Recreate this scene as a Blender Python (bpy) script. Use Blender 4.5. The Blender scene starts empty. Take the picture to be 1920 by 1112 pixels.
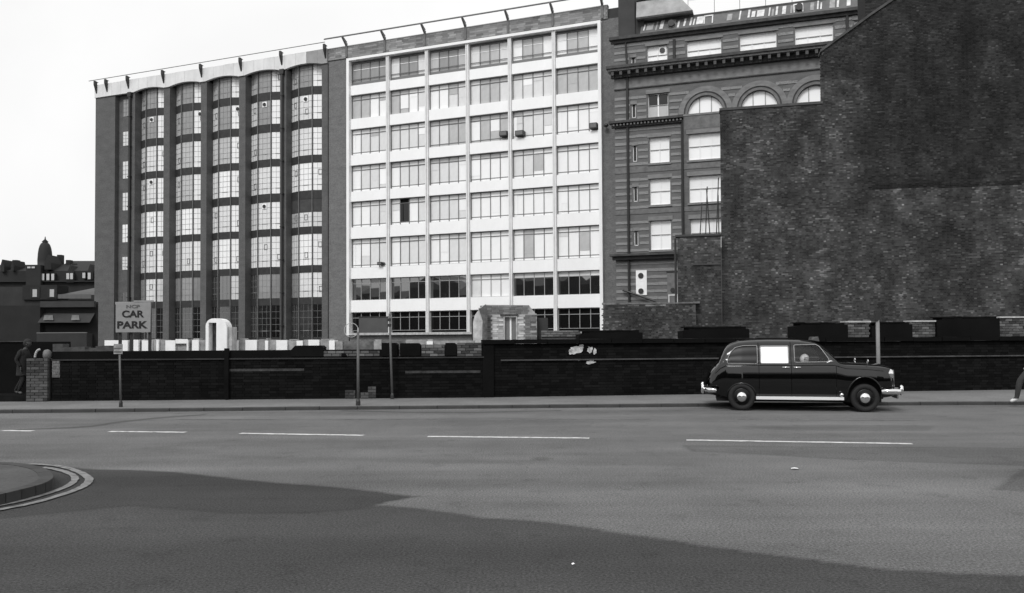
import bpy, math, random
import numpy as np
from mathutils import Vector, Matrix
from mathutils.geometry import delaunay_2d_cdt
random.seed(7); rng = np.random.default_rng(7)
scene = bpy.context.scene
COL = scene.collection

# ------------------------------------------------------------------ camera, sky, sun, exposure
F_PX, CX, CY, EYE = 1500.0, 960.0, 599.5, 1.65
PITCH, ROLL = 0.025, -0.006
cam_d = bpy.data.cameras.new('camera'); cam = bpy.data.objects.new('camera', cam_d); COL.objects.link(cam)
cam_d.sensor_width = 36.0; cam_d.lens = 36.0 * F_PX / 1920.0
cam_d.shift_y = (CY - 556.0) / 1920.0
cam_d.clip_end = 2000.0; cam_d.clip_start = 0.1
RM = Matrix.Rotation(math.pi / 2 + PITCH, 3, 'X') @ Matrix.Rotation(ROLL, 3, 'Z')
cam.matrix_world = Matrix.Translation((0, 0, EYE)) @ RM.to_4x4()
scene.camera = cam

SUN_EL, SUN_AZ = math.radians(44), math.radians(203)      # azimuth from +Y clockwise: behind the camera, a little to the left
world = bpy.data.worlds.new('World'); scene.world = world; world.use_nodes = True
wn = world.node_tree; wn.nodes.clear()
w_out = wn.nodes.new('ShaderNodeOutputWorld'); w_bg = wn.nodes.new('ShaderNodeBackground')
w_sky = wn.nodes.new('ShaderNodeTexSky'); w_sky.sky_type = 'NISHITA'; w_sky.sun_disc = False
w_sky.sun_elevation = SUN_EL; w_sky.sun_rotation = SUN_AZ
w_sky.dust_density = 6.0; w_sky.air_density = 1.0; w_sky.ozone_density = 1.0
w_bw = wn.nodes.new('ShaderNodeRGBToBW')
w_cl = wn.nodes.new('ShaderNodeMath'); w_cl.operation = 'MULTIPLY_ADD'      # grey overcast: mostly even cloud, a third clear-sky brightness
w_cl.inputs[1].default_value = 0.25; w_cl.inputs[2].default_value = 9.2
wn.links.new(w_sky.outputs[0], w_bw.inputs[0]); wn.links.new(w_bw.outputs[0], w_cl.inputs[0])
w_tc = wn.nodes.new('ShaderNodeTexCoord'); w_nz = wn.nodes.new('ShaderNodeTexNoise'); w_nz.inputs['Scale'].default_value = 1.6; w_nz.inputs['Detail'].default_value = 5; w_nz.inputs['Distortion'].default_value = .6
w_mr = wn.nodes.new('ShaderNodeMapRange'); w_mr.inputs[1].default_value = .3; w_mr.inputs[2].default_value = .7; w_mr.inputs[3].default_value = .9; w_mr.inputs[4].default_value = 1.08
w_mu = wn.nodes.new('ShaderNodeMath'); w_mu.operation = 'MULTIPLY'      # soft unevenness of the cloud layer
wn.links.new(w_tc.outputs['Generated'], w_nz.inputs['Vector']); wn.links.new(w_nz.outputs['Fac'], w_mr.inputs[0])
wn.links.new(w_cl.outputs[0], w_mu.inputs[0]); wn.links.new(w_mr.outputs[0], w_mu.inputs[1])
wn.links.new(w_mu.outputs[0], w_bg.inputs['Color'])
w_bg.inputs['Strength'].default_value = 0.095
wn.links.new(w_bg.outputs[0], w_out.inputs[0])
sun_d = bpy.data.lights.new('sun', 'SUN'); sun = bpy.data.objects.new('sun', sun_d); COL.objects.link(sun)
sun_d.energy = 1.5; sun_d.angle = math.radians(18); sun_d.color = (1, 1, 1)
sdir = Vector((math.sin(SUN_AZ) * math.cos(SUN_EL), math.cos(SUN_AZ) * math.cos(SUN_EL), math.sin(SUN_EL)))
sun.rotation_euler = sdir.to_track_quat('Z', 'Y').to_euler()
vs = scene.view_settings
scene.display_settings.display_device = 'sRGB'
vs.view_transform = 'Standard'; vs.look = 'None'; vs.exposure = 0.04; vs.gamma = 1.0; vs.use_curve_mapping = False
scene.cycles.max_bounces = 6

# ------------------------------------------------------------------ measuring helpers (photo pixel -> place)
CAMP = Vector((0, 0, EYE))
def ray(x, y): return RM @ Vector(((x - CX) / F_PX, (CY - y) / F_PX, -1.0))
def at(x, y, D): d = ray(x, y); return CAMP + d * (D / d.y)
def G(x, y, z=0.0): d = ray(x, y); return CAMP + d * ((z - EYE) / d.z)
class Plane:
    """vertical plane: local x runs along it to the right, local y away from the viewer, z up"""
    def __init__(self, px, D, ux, uy):
        self.u = Vector((ux, uy, 0)).normalized(); self.n = Vector((-self.u.y, self.u.x, 0))
        self.o = at(px, 637, D); self.o.z = 0; self.rz = math.atan2(self.u.y, self.u.x)
    def loc(self, x, y, off=0.0):
        d = ray(x, y); t = ((self.o + self.n * off - CAMP).dot(self.n)) / d.dot(self.n)
        p = CAMP + d * t - self.o; return p.dot(self.u), p.z

# ------------------------------------------------------------------ materials (all grey: a black and white photograph)
MATS = {}
def mat(name, v, rough=0.85, var=0.0, scale=1.0, detail=6.0, bump=0.0, bscale=40.0, metal=0.0, ior=1.5, coat=0.0, stretch=(1, 1, 1), spec=None, var2=0.0, scale2=12.0):
    if name in MATS: return MATS[name]
    m = bpy.data.materials.new(name); m.use_nodes = True; nt = m.node_tree; b = nt.nodes['Principled BSDF']
    b.inputs['Roughness'].default_value = rough; b.inputs['Metallic'].default_value = metal; b.inputs['IOR'].default_value = ior
    if spec is not None: b.inputs['Specular IOR Level'].default_value = spec
    if coat: b.inputs['Coat Weight'].default_value = coat; b.inputs['Coat Roughness'].default_value = 0.03
    b.inputs['Base Color'].default_value = (v, v, v, 1)
    if var or bump:
        tc = nt.nodes.new('ShaderNodeTexCoord'); mp = nt.nodes.new('ShaderNodeMapping'); mp.inputs['Scale'].default_value = stretch
        nt.links.new(tc.outputs['Object'], mp.inputs[0])
    if var:
        nz = nt.nodes.new('ShaderNodeTexNoise'); nz.inputs['Scale'].default_value = scale; nz.inputs['Detail'].default_value = detail; nz.inputs['Roughness'].default_value = 0.62
        nt.links.new(mp.outputs[0], nz.inputs['Vector'])
        mr = nt.nodes.new('ShaderNodeMapRange'); mr.inputs[1].default_value = 0.3; mr.inputs[2].default_value = 0.7
        mr.inputs[3].default_value = v * (1 - var); mr.inputs[4].default_value = v * (1 + var)
        nt.links.new(nz.outputs['Fac'], mr.inputs[0]); last = mr.outputs[0]
        if var2:
            n2 = nt.nodes.new('ShaderNodeTexNoise'); n2.inputs['Scale'].default_value = scale2; n2.inputs['Detail'].default_value = 3
            nt.links.new(mp.outputs[0], n2.inputs['Vector'])
            m2 = nt.nodes.new('ShaderNodeMapRange'); m2.inputs[1].default_value = 0.3; m2.inputs[2].default_value = 0.7
            m2.inputs[3].default_value = 1 - var2; m2.inputs[4].default_value = 1 + var2
            mu = nt.nodes.new('ShaderNodeMath'); mu.operation = 'MULTIPLY'
            nt.links.new(n2.outputs['Fac'], m2.inputs[0]); nt.links.new(last, mu.inputs[0]); nt.links.new(m2.outputs[0], mu.inputs[1]); last = mu.outputs[0]
        nt.links.new(last, b.inputs['Base Color'])
    if bump:
        nb = nt.nodes.new('ShaderNodeTexNoise'); nb.inputs['Scale'].default_value = bscale; nb.inputs['Detail'].default_value = 4
        bp = nt.nodes.new('ShaderNodeBump'); bp.inputs['Strength'].default_value = bump; bp.inputs['Distance'].default_value = 0.02
        nt.links.new(tc.outputs['Object'], nb.inputs['Vector']); nt.links.new(nb.outputs['Fac'], bp.inputs['Height']); nt.links.new(bp.outputs[0], b.inputs['Normal'])
    MATS[name] = m; return m
def mat_tone(name, gain=1.0, rough=0.9, var=0.25, scale=0.4, st=(1, 1, 1)):
    """brickwork: the brick's own tone is stored per face, broad soot stains come from noise"""
    m = bpy.data.materials.new(name); m.use_nodes = True; nt = m.node_tree; b = nt.nodes['Principled BSDF']
    b.inputs['Roughness'].default_value = rough; b.inputs['Specular IOR Level'].default_value = 0.25
    at_ = nt.nodes.new('ShaderNodeAttribute'); at_.attribute_name = 'tone'
    tc = nt.nodes.new('ShaderNodeTexCoord'); nz = nt.nodes.new('ShaderNodeTexNoise'); nz.inputs['Scale'].default_value = scale; nz.inputs['Detail'].default_value = 8; nz.inputs['Roughness'].default_value = 0.65
    mp = nt.nodes.new('ShaderNodeMapping'); mp.inputs['Scale'].default_value = st; nt.links.new(tc.outputs['Object'], mp.inputs[0]); nt.links.new(mp.outputs[0], nz.inputs['Vector'])
    mr = nt.nodes.new('ShaderNodeMapRange'); mr.inputs[1].default_value = 0.3; mr.inputs[2].default_value = 0.7; mr.inputs[3].default_value = (1 - var) * gain; mr.inputs[4].default_value = (1 + var) * gain
    nt.links.new(nz.outputs['Fac'], mr.inputs[0])
    mu = nt.nodes.new('ShaderNodeMath'); mu.operation = 'MULTIPLY'
    nt.links.new(at_.outputs['Fac'], mu.inputs[0]); nt.links.new(mr.outputs[0], mu.inputs[1]); nt.links.new(mu.outputs[0], b.inputs['Base Color'])
    return m
def mat_glass(name, tint=0.75, rough=0.02):
    m = bpy.data.materials.new(name); m.use_nodes = True; nt = m.node_tree; nt.nodes.clear()
    o = nt.nodes.new('ShaderNodeOutputMaterial'); t = nt.nodes.new('ShaderNodeBsdfTransparent'); t.inputs[0].default_value = (tint, tint, tint, 1)
    g = nt.nodes.new('ShaderNodeBsdfGlossy'); g.inputs['Roughness'].default_value = rough
    fr = nt.nodes.new('ShaderNodeFresnel'); fr.inputs[0].default_value = 1.5; mx = nt.nodes.new('ShaderNodeMixShader')
    nt.links.new(fr.outputs[0], mx.inputs[0]); nt.links.new(t.outputs[0], mx.inputs[1]); nt.links.new(g.outputs[0], mx.inputs[2]); nt.links.new(mx.outputs[0], o.inputs[0])
    return m
def mat_asphalt(name, v, lane=.22, grain=.75, attr=False):
    m = bpy.data.materials.new(name); m.use_nodes = True; nt = m.node_tree; b = nt.nodes['Principled BSDF']; b.inputs['Roughness'].default_value = .92; b.inputs['Specular IOR Level'].default_value = .25
    tc = nt.nodes.new('ShaderNodeTexCoord')
    def noise(scale, detail, rough, lo, hi, st=(1, 1, 1), a0=.3, a1=.7):
        mp = nt.nodes.new('ShaderNodeMapping'); mp.inputs['Scale'].default_value = st; nt.links.new(tc.outputs['Object'], mp.inputs[0])
        nz = nt.nodes.new('ShaderNodeTexNoise'); nz.inputs['Scale'].default_value = scale; nz.inputs['Detail'].default_value = detail; nz.inputs['Roughness'].default_value = rough
        nt.links.new(mp.outputs[0], nz.inputs['Vector']); mr = nt.nodes.new('ShaderNodeMapRange'); mr.inputs[1].default_value = a0; mr.inputs[2].default_value = a1; mr.inputs[3].default_value = lo; mr.inputs[4].default_value = hi
        nt.links.new(nz.outputs['Fac'], mr.inputs[0]); return mr.outputs[0]
    def mul(x, y):
        n_ = nt.nodes.new('ShaderNodeMath'); n_.operation = 'MULTIPLY'; nt.links.new(x, n_.inputs[0])
        if isinstance(y, float): n_.inputs[1].default_value = y
        else: nt.links.new(y, n_.inputs[1])
        return n_.outputs[0]
    f = mul(noise(1.0, 5, .55, 1 - lane, 1 + lane, (.07, .9, 1)), noise(.35, 7, .65, .8, 1.2))
    g = noise(48, 6, .75, 1 - grain, 1 + grain, a0=.33, a1=.67)
    f = mul(f, g); f = mul(f, noise(70, 2, .5, 1.0, 2.1, a0=.64, a1=.72)); f = mul(f, noise(2.3, 6, .7, 1.0, .78, a0=.56, a1=.68))
    if attr:
        an = nt.nodes.new('ShaderNodeAttribute'); an.attribute_name = 'tone'; f = mul(f, an.outputs['Fac'])
    nt.links.new(mul(f, float(v)), b.inputs['Base Color'])
    bp = nt.nodes.new('ShaderNodeBump'); bp.inputs['Strength'].default_value = .35; bp.inputs['Distance'].default_value = .006
    nt.links.new(g, bp.inputs['Height']); nt.links.new(bp.outputs[0], b.inputs['Normal'])
    MATS[name] = m; return m
M_asphalt = mat_asphalt('asphalt', .13, attr=True)
M_asphalt_dark = mat_asphalt('asphalt_dark', .05, .1)
M_asphalt_new = mat_asphalt('asphalt_new', .038, .1)
M_asphalt_mid = mat_asphalt('asphalt_mid', .105, .1)
def mat_worn(name, paint, under, lo=.38, hi=.52):
    m = mat(name, paint, .8, .3, 9, 8); nt = m.node_tree; b = nt.nodes['Principled BSDF']
    tc = nt.nodes.new('ShaderNodeTexCoord'); nz = nt.nodes.new('ShaderNodeTexNoise'); nz.inputs['Scale'].default_value = 7; nz.inputs['Detail'].default_value = 10; nz.inputs['Roughness'].default_value = .8
    mr = nt.nodes.new('ShaderNodeMapRange'); mr.inputs[1].default_value = lo; mr.inputs[2].default_value = hi; mx = nt.nodes.new('ShaderNodeMix'); mx.data_type = 'FLOAT'
    old = b.inputs['Base Color'].links[0].from_socket
    nt.links.new(tc.outputs['Object'], nz.inputs['Vector']); nt.links.new(nz.outputs['Fac'], mr.inputs[0]); nt.links.new(mr.outputs[0], mx.inputs[0]); mx.inputs[2].default_value = under; nt.links.new(old, mx.inputs[3]); nt.links.new(mx.outputs[0], b.inputs['Base Color'])
    return m
M_pave = mat('pavement_slab', 0.16, 0.9, 0.18, 0.8, 8, 0.3, 40, var2=0.15, scale2=20)
M_kerb = mat('kerb_granite', 0.038, 0.8, 0.25, 3, 6, 0.2, 30)
M_kerb_dark = mat('kerb_dark', 0.045, 0.8, 0.25, 3, 6, 0.2, 30)
M_line = mat_worn('road_paint', .6, .14, .36, .5)
M_line_faint = mat_worn('road_paint_worn', .26, .11, .4, .6)
M_line_yellow = mat_worn('road_paint_kerbside', .2, .06, .36, .52)
M_ground = mat('cinder_ground', 0.07, 0.95, 0.3, 0.5, 8, 0.4, 20)
M_white = mat('white_paint', 0.86, 0.6, 0.05, 0.8, 5)
M_white2 = mat('white_panel', 0.9, 0.55, 0.035, 1.5, 5, stretch=(1, 1, .4))
M_fin = mat('pale_mullion', 0.74, 0.6, 0.08, 2, 5)
M_frame_shadow = mat('grey_reveal', 0.3, 0.8)
M_bar = mat('window_bar', 0.15, 0.5)
M_bar_pale = mat('window_bar_pale', 0.3, 0.5)
M_brickA = mat('brown_brick', 0.15, 0.9, 0.17, 1.2, 9, stretch=(1, 1, 2), var2=0.22, scale2=7)
M_brickB = mat('red_brick', 0.1, 0.9, 0.2, 0.7, 9, stretch=(1, 1, 2.5), var2=0.22, scale2=6)
M_brickB_side = mat('darker_brick', 0.05, 0.9, 0.2, 0.7, 9)  # darker brick tone for the rear wall, dark parapet and chimney
M_dark = mat('dark_interior', 0.012, 0.9)
M_span = mat('bow_spandrel', 0.026, 0.7, 0.4, 3, 6)
M_fascia = mat('fascia_render', 0.7, 0.8, 0.14, 0.9, 7, stretch=(1, 1, .5))
M_fascia_grey = mat('fascia_render_grey', 0.3, 0.8, 0.12, 1.5, 7)
M_iron = mat('painted_iron', 0.02, 0.5)
M_iron_grey = mat('grey_iron', 0.13, 0.6, 0.2, 4)
M_slate = mat('slate', 0.11, 0.7, 0.25, 1.5, 8)
M_flash = mat('pale_patch', 0.6, 0.7, 0.25, 3, 8)
M_stripe = mat('sandstone_band', 0.24, 0.9, 0.4, 2.2, 8, stretch=(1, 1, 3), var2=0.3, scale2=12)
M_cbrick = mat('dark_brick', 0.13, 0.9, 0.22, 1.2, 8, stretch=(1, 1, 3), var2=0.12, scale2=10)
M_stone = mat('sooty_sandstone', 0.2, 0.9, 0.25, 1.6, 8, stretch=(1, 1, 2))
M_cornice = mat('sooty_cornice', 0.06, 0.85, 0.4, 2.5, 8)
M_cornice_pale = mat('cornice_edge', 0.15, 0.85, 0.3, 2.5, 8)  # paler stone for mouldings, arch rings, string courses and the door
M_blackpaint = mat('black_wall_paint', 0.006, 0.9, 0.35, 1.0, 8, spec=0.08)
M_blackbrick = mat('black_brick', 0.009, 0.9, 0.35, 2.0, 8, spec=0.08)
M_mortar = mat('mortar', 0.075, 0.95, 0.2, 0.5, 8)
M_rust = mat('faint_ledge', 0.034, 0.9, 0.8, 5, 8)
M_wash = mat('whitewash', 0.9, 0.8, 0.08, 3, 8)
M_washgrey = mat('worn_whitewash', 0.3, 0.9, 0.35, 5, 8)
M_washdim = mat('bare_render', 0.42, 0.9, 0.3, 5, 8)
M_taxi = mat('black_coachwork', 0.0012, 0.05, ior=1.62)
M_chrome = mat('chrome', 0.85, 0.12, metal=1.0)
M_tyre = mat('tyre_rubber', 0.009, 0.8)
M_rim = mat('black_rim', 0.01, 0.3)
M_under = mat('underbody', 0.008, 0.9)
M_sky_pane = mat('sky_white_pane', 0.93, 0.7)  # flat white: sky reflection painted on the cab's near middle window
M_glass = mat_glass('clear_glass', 0.8)
M_shirt = mat('dark_coat', 0.009, 0.9, 0.2, 5)
M_trouser = mat('dark_trousers', 0.008, 0.9)
M_skin = mat('skin', 0.5, 0.6)
M_skin_dim = mat('skin_dim', 0.04, 0.7)
M_hairw = mat('white_hair', 0.95, 0.8, 0.15, 30)
M_hairb = mat('dark_hair', 0.01, 0.8)
M_sign = mat('sign_board', 0.26, 0.7, 0.08, 5, 8)
M_letter = mat('letter_black', 0.006, 0.7)
M_letter_faint = mat('letter_faded', 0.1, 0.7)
M_post = mat('lamp_post_grey', 0.1, 0.6, 0.15, 5)
M_ring = mat('ring_paint', 0.42, 0.5)
T_wall = mat_tone('gable_brick', .68, var=0.6, scale=0.95, st=(1, 1, .55))
T_near = mat_tone('near_brick', 1.0, var=0.25, scale=1.5)
T_para = mat_tone('parapet_block', 1.0, var=0.12, scale=1.0)
def pane_mat(key, v, ior=1.6, var=0.08, rough=0.04):
    return mat('pane_' + key, v, rough, var, 0.9, 3, ior=ior, stretch=(1, 1, .6))
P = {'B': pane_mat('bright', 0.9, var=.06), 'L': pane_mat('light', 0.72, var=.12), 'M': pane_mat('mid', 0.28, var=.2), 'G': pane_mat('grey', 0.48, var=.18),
     'D': pane_mat('dark', 0.008, 1.5, 0.3), 'K': pane_mat('mirror', 0.012, 2.9, 0.3, 0.015), 'W': pane_mat('white', 0.95, var=0.02), 'H': pane_mat('dim', 0.05, 2.0, 0.5)}  # paler tones put sky reflection and blinds behind into the base colour

# ------------------------------------------------------------------ object helpers
def tag(o, label=None, cat=None, group=None, kind=None):
    if label: o['label'] = label
    if cat: o['category'] = cat
    if group: o['group'] = group
    if kind: o['kind'] = kind
    return o
def empty(name, loc=(0, 0, 0), rz=0.0, label=None, cat=None, group=None):
    o = bpy.data.objects.new(name, None); COL.objects.link(o); o.location = loc; o.rotation_euler = (0, 0, rz); o.empty_display_size = .2
    return tag(o, label, cat, group)
def link(name, mesh, parent=None, loc=(0, 0, 0), rot=(0, 0, 0), scale=(1, 1, 1)):
    o = bpy.data.objects.new(name, mesh); COL.objects.link(o); o.parent = parent; o.location = loc; o.rotation_euler = rot; o.scale = scale
    return o
class MB:
    def __init__(s): s.v = []; s.f = []; s.mi = []; s.cur = 0
    def add(s, vs_, fs):
        b = len(s.v); s.v += [tuple(p) for p in vs_]; s.f += [tuple(i + b for i in f) for f in fs]; s.mi += [s.cur] * len(fs); return s
    def quad(s, a, b, c, d): return s.add([a, b, c, d], [(0, 1, 2, 3)])
    def box(s, x0, x1, y0, y1, z0, z1):
        return s.add([(x0, y0, z0), (x1, y0, z0), (x1, y1, z0), (x0, y1, z0), (x0, y0, z1), (x1, y0, z1), (x1, y1, z1), (x0, y1, z1)],
                     [(0, 3, 2, 1), (4, 5, 6, 7), (0, 1, 5, 4), (1, 2, 6, 5), (2, 3, 7, 6), (3, 0, 4, 7)])
    def xz(s, poly, y0, y1):
        n = len(poly)
        return s.add([(x, y0, z) for x, z in poly] + [(x, y1, z) for x, z in poly],
                     [tuple(range(n)), tuple(range(2 * n - 1, n - 1, -1))] + [((i + 1) % n, i, i + n, (i + 1) % n + n) for i in range(n)])
    def xy(s, poly, z0, z1):
        n = len(poly)
        return s.add([(x, y, z0) for x, y in poly] + [(x, y, z1) for x, y in poly],
                     [tuple(range(n - 1, -1, -1)), tuple(range(n, 2 * n))] + [(i, (i + 1) % n, (i + 1) % n + n, i + n) for i in range(n)])
    def tube(s, p0, p1, r0, r1=None, n=8, caps=True):
        r1 = r0 if r1 is None else r1; p0 = Vector(p0); p1 = Vector(p1); d = (p1 - p0).normalized()
        a = d.orthogonal().normalized(); b = d.cross(a); vs_ = []
        for p, r in ((p0, r0), (p1, r1)):
            for k in range(n):
                t = 2 * math.pi * k / n; vs_.append(p + a * (r * math.cos(t)) + b * (r * math.sin(t)))
        fs = [(k, (k + 1) % n, (k + 1) % n + n, k + n) for k in range(n)]
        if caps: fs += [tuple(range(n - 1, -1, -1)), tuple(range(n, 2 * n))]
        return s.add(vs_, fs)
    def path(s, pts, r, n=6, closed=False):
        k = len(pts)
        for i in range(k if closed else k - 1): s.tube(pts[i], pts[(i + 1) % k], r, n=n)
        return s
    def sweep(s, pts, r, n=8, closed=False):
        k = len(pts); vs_ = []; up = Vector((.13, .2, 1)).normalized()
        for i in range(k):
            a = pts[(i - 1) % k] if closed or i else pts[0]; b = pts[(i + 1) % k] if closed or i < k - 1 else pts[-1]
            d = (Vector(b) - Vector(a)).normalized(); e1 = d.cross(Vector((0, 1, 0))); e1 = e1.normalized() if e1.length > 1e-4 else Vector((0, 0, 1)); e2 = d.cross(e1)
            vs_ += [Vector(pts[i]) + e1 * (r * math.cos(2 * math.pi * j / n)) + e2 * (r * math.sin(2 * math.pi * j / n)) for j in range(n)]
        m_ = k if closed else k - 1
        return s.add(vs_, [(i * n + j, i * n + (j + 1) % n, ((i + 1) % k) * n + (j + 1) % n, ((i + 1) % k) * n + j) for i in range(m_) for j in range(n)])
    def lathe(s, prof, c=(0, 0, 0), axis='Z', n=24):
        vs_ = []
        for r, h in prof:
            for k in range(n):
                t = 2 * math.pi * k / n; a, b = r * math.cos(t), r * math.sin(t)
                p = {'Z': (a, b, h), 'Y': (a, h, b), 'X': (h, a, b)}[axis]; vs_.append((p[0] + c[0], p[1] + c[1], p[2] + c[2]))
        fs = []
        for i in range(len(prof) - 1):
            for k in range(n): fs.append((i * n + k, i * n + (k + 1) % n, (i + 1) * n + (k + 1) % n, (i + 1) * n + k))
        fs += [tuple(range(n)), tuple(range((len(prof) - 1) * n, len(prof) * n))]
        return s.add(vs_, fs)
    def mesh(s, name, mats, smooth=False):
        me = bpy.data.meshes.new(name); me.from_pydata(s.v, [], s.f); me.validate()
        for m in (mats if isinstance(mats, (list, tuple)) else [mats]): me.materials.append(m)
        if isinstance(mats, (list, tuple)) and len(me.polygons) == len(s.mi): me.polygons.foreach_set('material_index', s.mi)
        if smooth: me.polygons.foreach_set('use_smooth', [True] * len(me.polygons))
        me.update(); return me
    def build(s, name, mats, parent=None, loc=(0, 0, 0), rot=(0, 0, 0), smooth=False):
        return link(name, s.mesh(name, mats, smooth), parent, loc, rot)
CACHE = {}
def box_mesh(name, w, d, h, m, grow=0.0):
    """a shared box mesh, centred in x, starting at y=0 and z=0"""
    k = (name, round(w, 3), round(d, 3), round(h, 3), m.name)
    if k not in CACHE: CACHE[k] = MB().box(-w / 2, w / 2, 0, d, 0, h).mesh(name, m)
    return CACHE[k]
def inpoly(x, z, poly):
    c = False; n = len(poly); j = n - 1
    for i in range(n):
        xi, zi = poly[i]; xj, zj = poly[j]
        if (zi > z) != (zj > z) and x < (xj - xi) * (z - zi) / (zj - zi) + xi: c = not c
        j = i
    return c
def bricks(name, parent, poly, y, tone, m, L=0.235, Hh=0.085, gap=0.012, proud=0.02, rag=0.0, mix=False):
    """real brickwork: one box of five faces per brick inside the outline, each with its own tone and set-back"""
    xs = [p[0] for p in poly]; zs = [p[1] for p in poly]
    V_, Fc, T = [], [], []
    r = 0; z = min(zs)
    while z < max(zs):
        ln = L
        x = min(xs) - (r % 2) * ln * .75; bi = 0
        zc = z + Hh / 2
        while x < max(xs):
            ln = L if (not mix or bi % 2) else L * .5; bi += 1
            xc = x + ln / 2
            if inpoly(xc, zc, poly) and random.random() > rag * (1 if abs(xc - min(xs)) < .25 or abs(xc - max(xs)) < .25 else 0):
                x0 = max(x + gap / 2, min(xs)); x1 = min(x + ln - gap / 2, max(xs)); z1 = min(z + Hh - gap, max(zs))
                if x1 - x0 > .02 and z1 - z > .01:
                    yy = y - proud * random.uniform(.5, 1.0); b = len(V_)
                    V_ += [(x0, yy, z), (x1, yy, z), (x1, yy, z1), (x0, yy, z1), (x0, y, z), (x1, y, z), (x1, y, z1), (x0, y, z1)]
                    Fc += [(b, b + 1, b + 2, b + 3), (b, b + 4, b + 5, b + 1), (b + 1, b + 5, b + 6, b + 2), (b + 2, b + 6, b + 7, b + 3), (b + 3, b + 7, b + 4, b)]
                    T += [tone(xc, zc) * (1.0 if not mix or ln == L else random.choice((.8, 1.0, 1.5)))] * 5
            x += ln
        z += Hh; r += 1
    me = bpy.data.meshes.new(name); me.from_pydata(V_, [], Fc); me.materials.append(m)
    a = me.attributes.new('tone', 'FLOAT', 'FACE'); a.data.foreach_set('value', T); me.update()
    o = link(name, me, parent); o['kind'] = 'stuff'; return o

BR_MATS = [mat('loose_brick_%s' % n, v, 0.9, 0.25, 6, 6, 0.2, 40) for n, v in (('dark', .05), ('brown', .08), ('red', .105), ('pale', .15), ('sooty', .03))]
BR_MESH = {}
def brick_obj(parent, x, y, z, mi, ln=0.215, h=0.068, d=0.1):
    k = (round(ln, 3), round(h, 3), mi)
    if k not in BR_MESH:
        mb = MB(); j = lambda: random.uniform(-.003, .003); e = .006
        w = ln / 2
        mb.add([(-w + e, 0, e), (w - e, 0, e), (w - e, 0, h - e), (-w + e, 0, h - e), (-w, e, 0), (w, e, 0), (w, e, h), (-w, e, h), (-w, d, 0), (w, d, 0), (w, d, h), (-w, d, h)],
               [(0, 1, 2, 3), (0, 4, 5, 1), (1, 5, 6, 2), (2, 6, 7, 3), (3, 7, 4, 0), (4, 8, 9, 5), (5, 9, 10, 6), (6, 10, 11, 7), (7, 11, 8, 4), (8, 11, 10, 9)])
        BR_MESH[k] = mb.mesh('brick', BR_MATS[mi])
    return link('brick', BR_MESH[k], parent, (x, y + random.uniform(-.006, .004), z), (0, 0, random.uniform(-.01, .01)))
def brick_panel(parent, x0, x1, z0, z1, y, weights=(3, 4, 3, 2, 2), ln=0.225, h=0.076):
    """a backing of mortar is left to the wall; this lays single bricks with open joints"""
    r = 0; z = z0
    while z + h * .6 < z1:
        x = x0 - (ln / 2 if r % 2 else 0)
        while x < x1 - .03:
            a = max(x, x0); b = min(x + ln, x1)
            if b - a > .05: brick_obj(parent, (a + b) / 2, y, z, random.choices(range(5), weights)[0], round((b - a - .011) / .02) * .02 if b - a < ln - .01 else ln - .011, h - .009)
            x += ln
        z += h; r += 1

# ================================================================== ground, road, pavement
tag(MB().quad((-600, -200, -.02), (600, -200, -.02), (600, 900, -.02), (-600, 900, -.02)).build('ground', M_ground), 'dark cinder ground of the cleared site', kind='structure')
KERB = [(-60, 17.9), (-12, 18.75), (-4, 19.15), (4, 19.4), (10, 19.45), (20, 19.25), (60, 18.6)]     # front foot of the far kerb
def kerb_y(x):
    for (a, b), (c, d) in zip(KERB, KERB[1:]):
        if a <= x <= c: return b + (d - b) * (x - a) / (c - a)
    return KERB[-1][1]
KH = 0.08
def road_poly(px): return [(G(a, b).x, G(a, b).y) for a, b in px]
PATCHES = [  # outline in the photo, tone, softness of the joint in metres
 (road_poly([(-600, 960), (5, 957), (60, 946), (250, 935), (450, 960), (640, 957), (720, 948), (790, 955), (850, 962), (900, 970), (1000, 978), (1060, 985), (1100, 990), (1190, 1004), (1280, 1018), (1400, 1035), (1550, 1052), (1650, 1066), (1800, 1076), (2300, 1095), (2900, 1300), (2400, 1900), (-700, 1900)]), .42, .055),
 (road_poly([(-300, 876), (90, 872), (170, 880), (260, 882), (330, 886), (400, 893), (500, 904), (640, 915), (720, 924), (782, 931), (720, 942), (690, 952), (640, 956), (560, 962), (420, 962), (250, 948), (-300, 1000)]), .32, .05),
 (road_poly([(1280, 835), (1500, 838), (1700, 838), (2100, 842), (2100, 884), (1900, 872), (1700, 866), (1560, 860), (1430, 852), (1300, 846)]), .78, .06),
 (road_poly([(1385, 799), (1560, 796), (1758, 798), (1738, 808), (1600, 808), (1450, 806)]), .8, .07),
 (road_poly([(1868, 918), (1885, 908), (1915, 880), (2100, 884), (2100, 930), (1930, 922)]), .66, .06),
 (road_poly([(30, 805), (130, 801), (175, 798), (225, 790), (300, 782), (385, 776.5), (385, 778.5), (300, 784.5), (225, 792.5), (175, 800.5), (130, 803.5), (30, 807)]), .62, .03),
 (road_poly([(640, 769), (760, 772.4), (900, 772.4), (1050, 769), (1050, 770.6), (900, 774), (760, 774), (640, 770.6)]), .7, .03),
 (road_poly([(400, 853), (560, 857), (900, 862), (1300, 868), (1300, 874), (900, 870), (560, 863), (400, 858)]), .86, .25),
 (road_poly([(1000, 858), (1020, 857), (1036, 860), (1020, 864), (1003, 862)]), .7, .07),
 (road_poly([(0, 842), (300, 838), (420, 848), (300, 856), (0, 862)]), .87, .25),
 (road_poly([(900, 945), (1010, 940), (1060, 948), (980, 955)]), .9, .2)]
from mathutils import noise as mnoise
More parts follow.
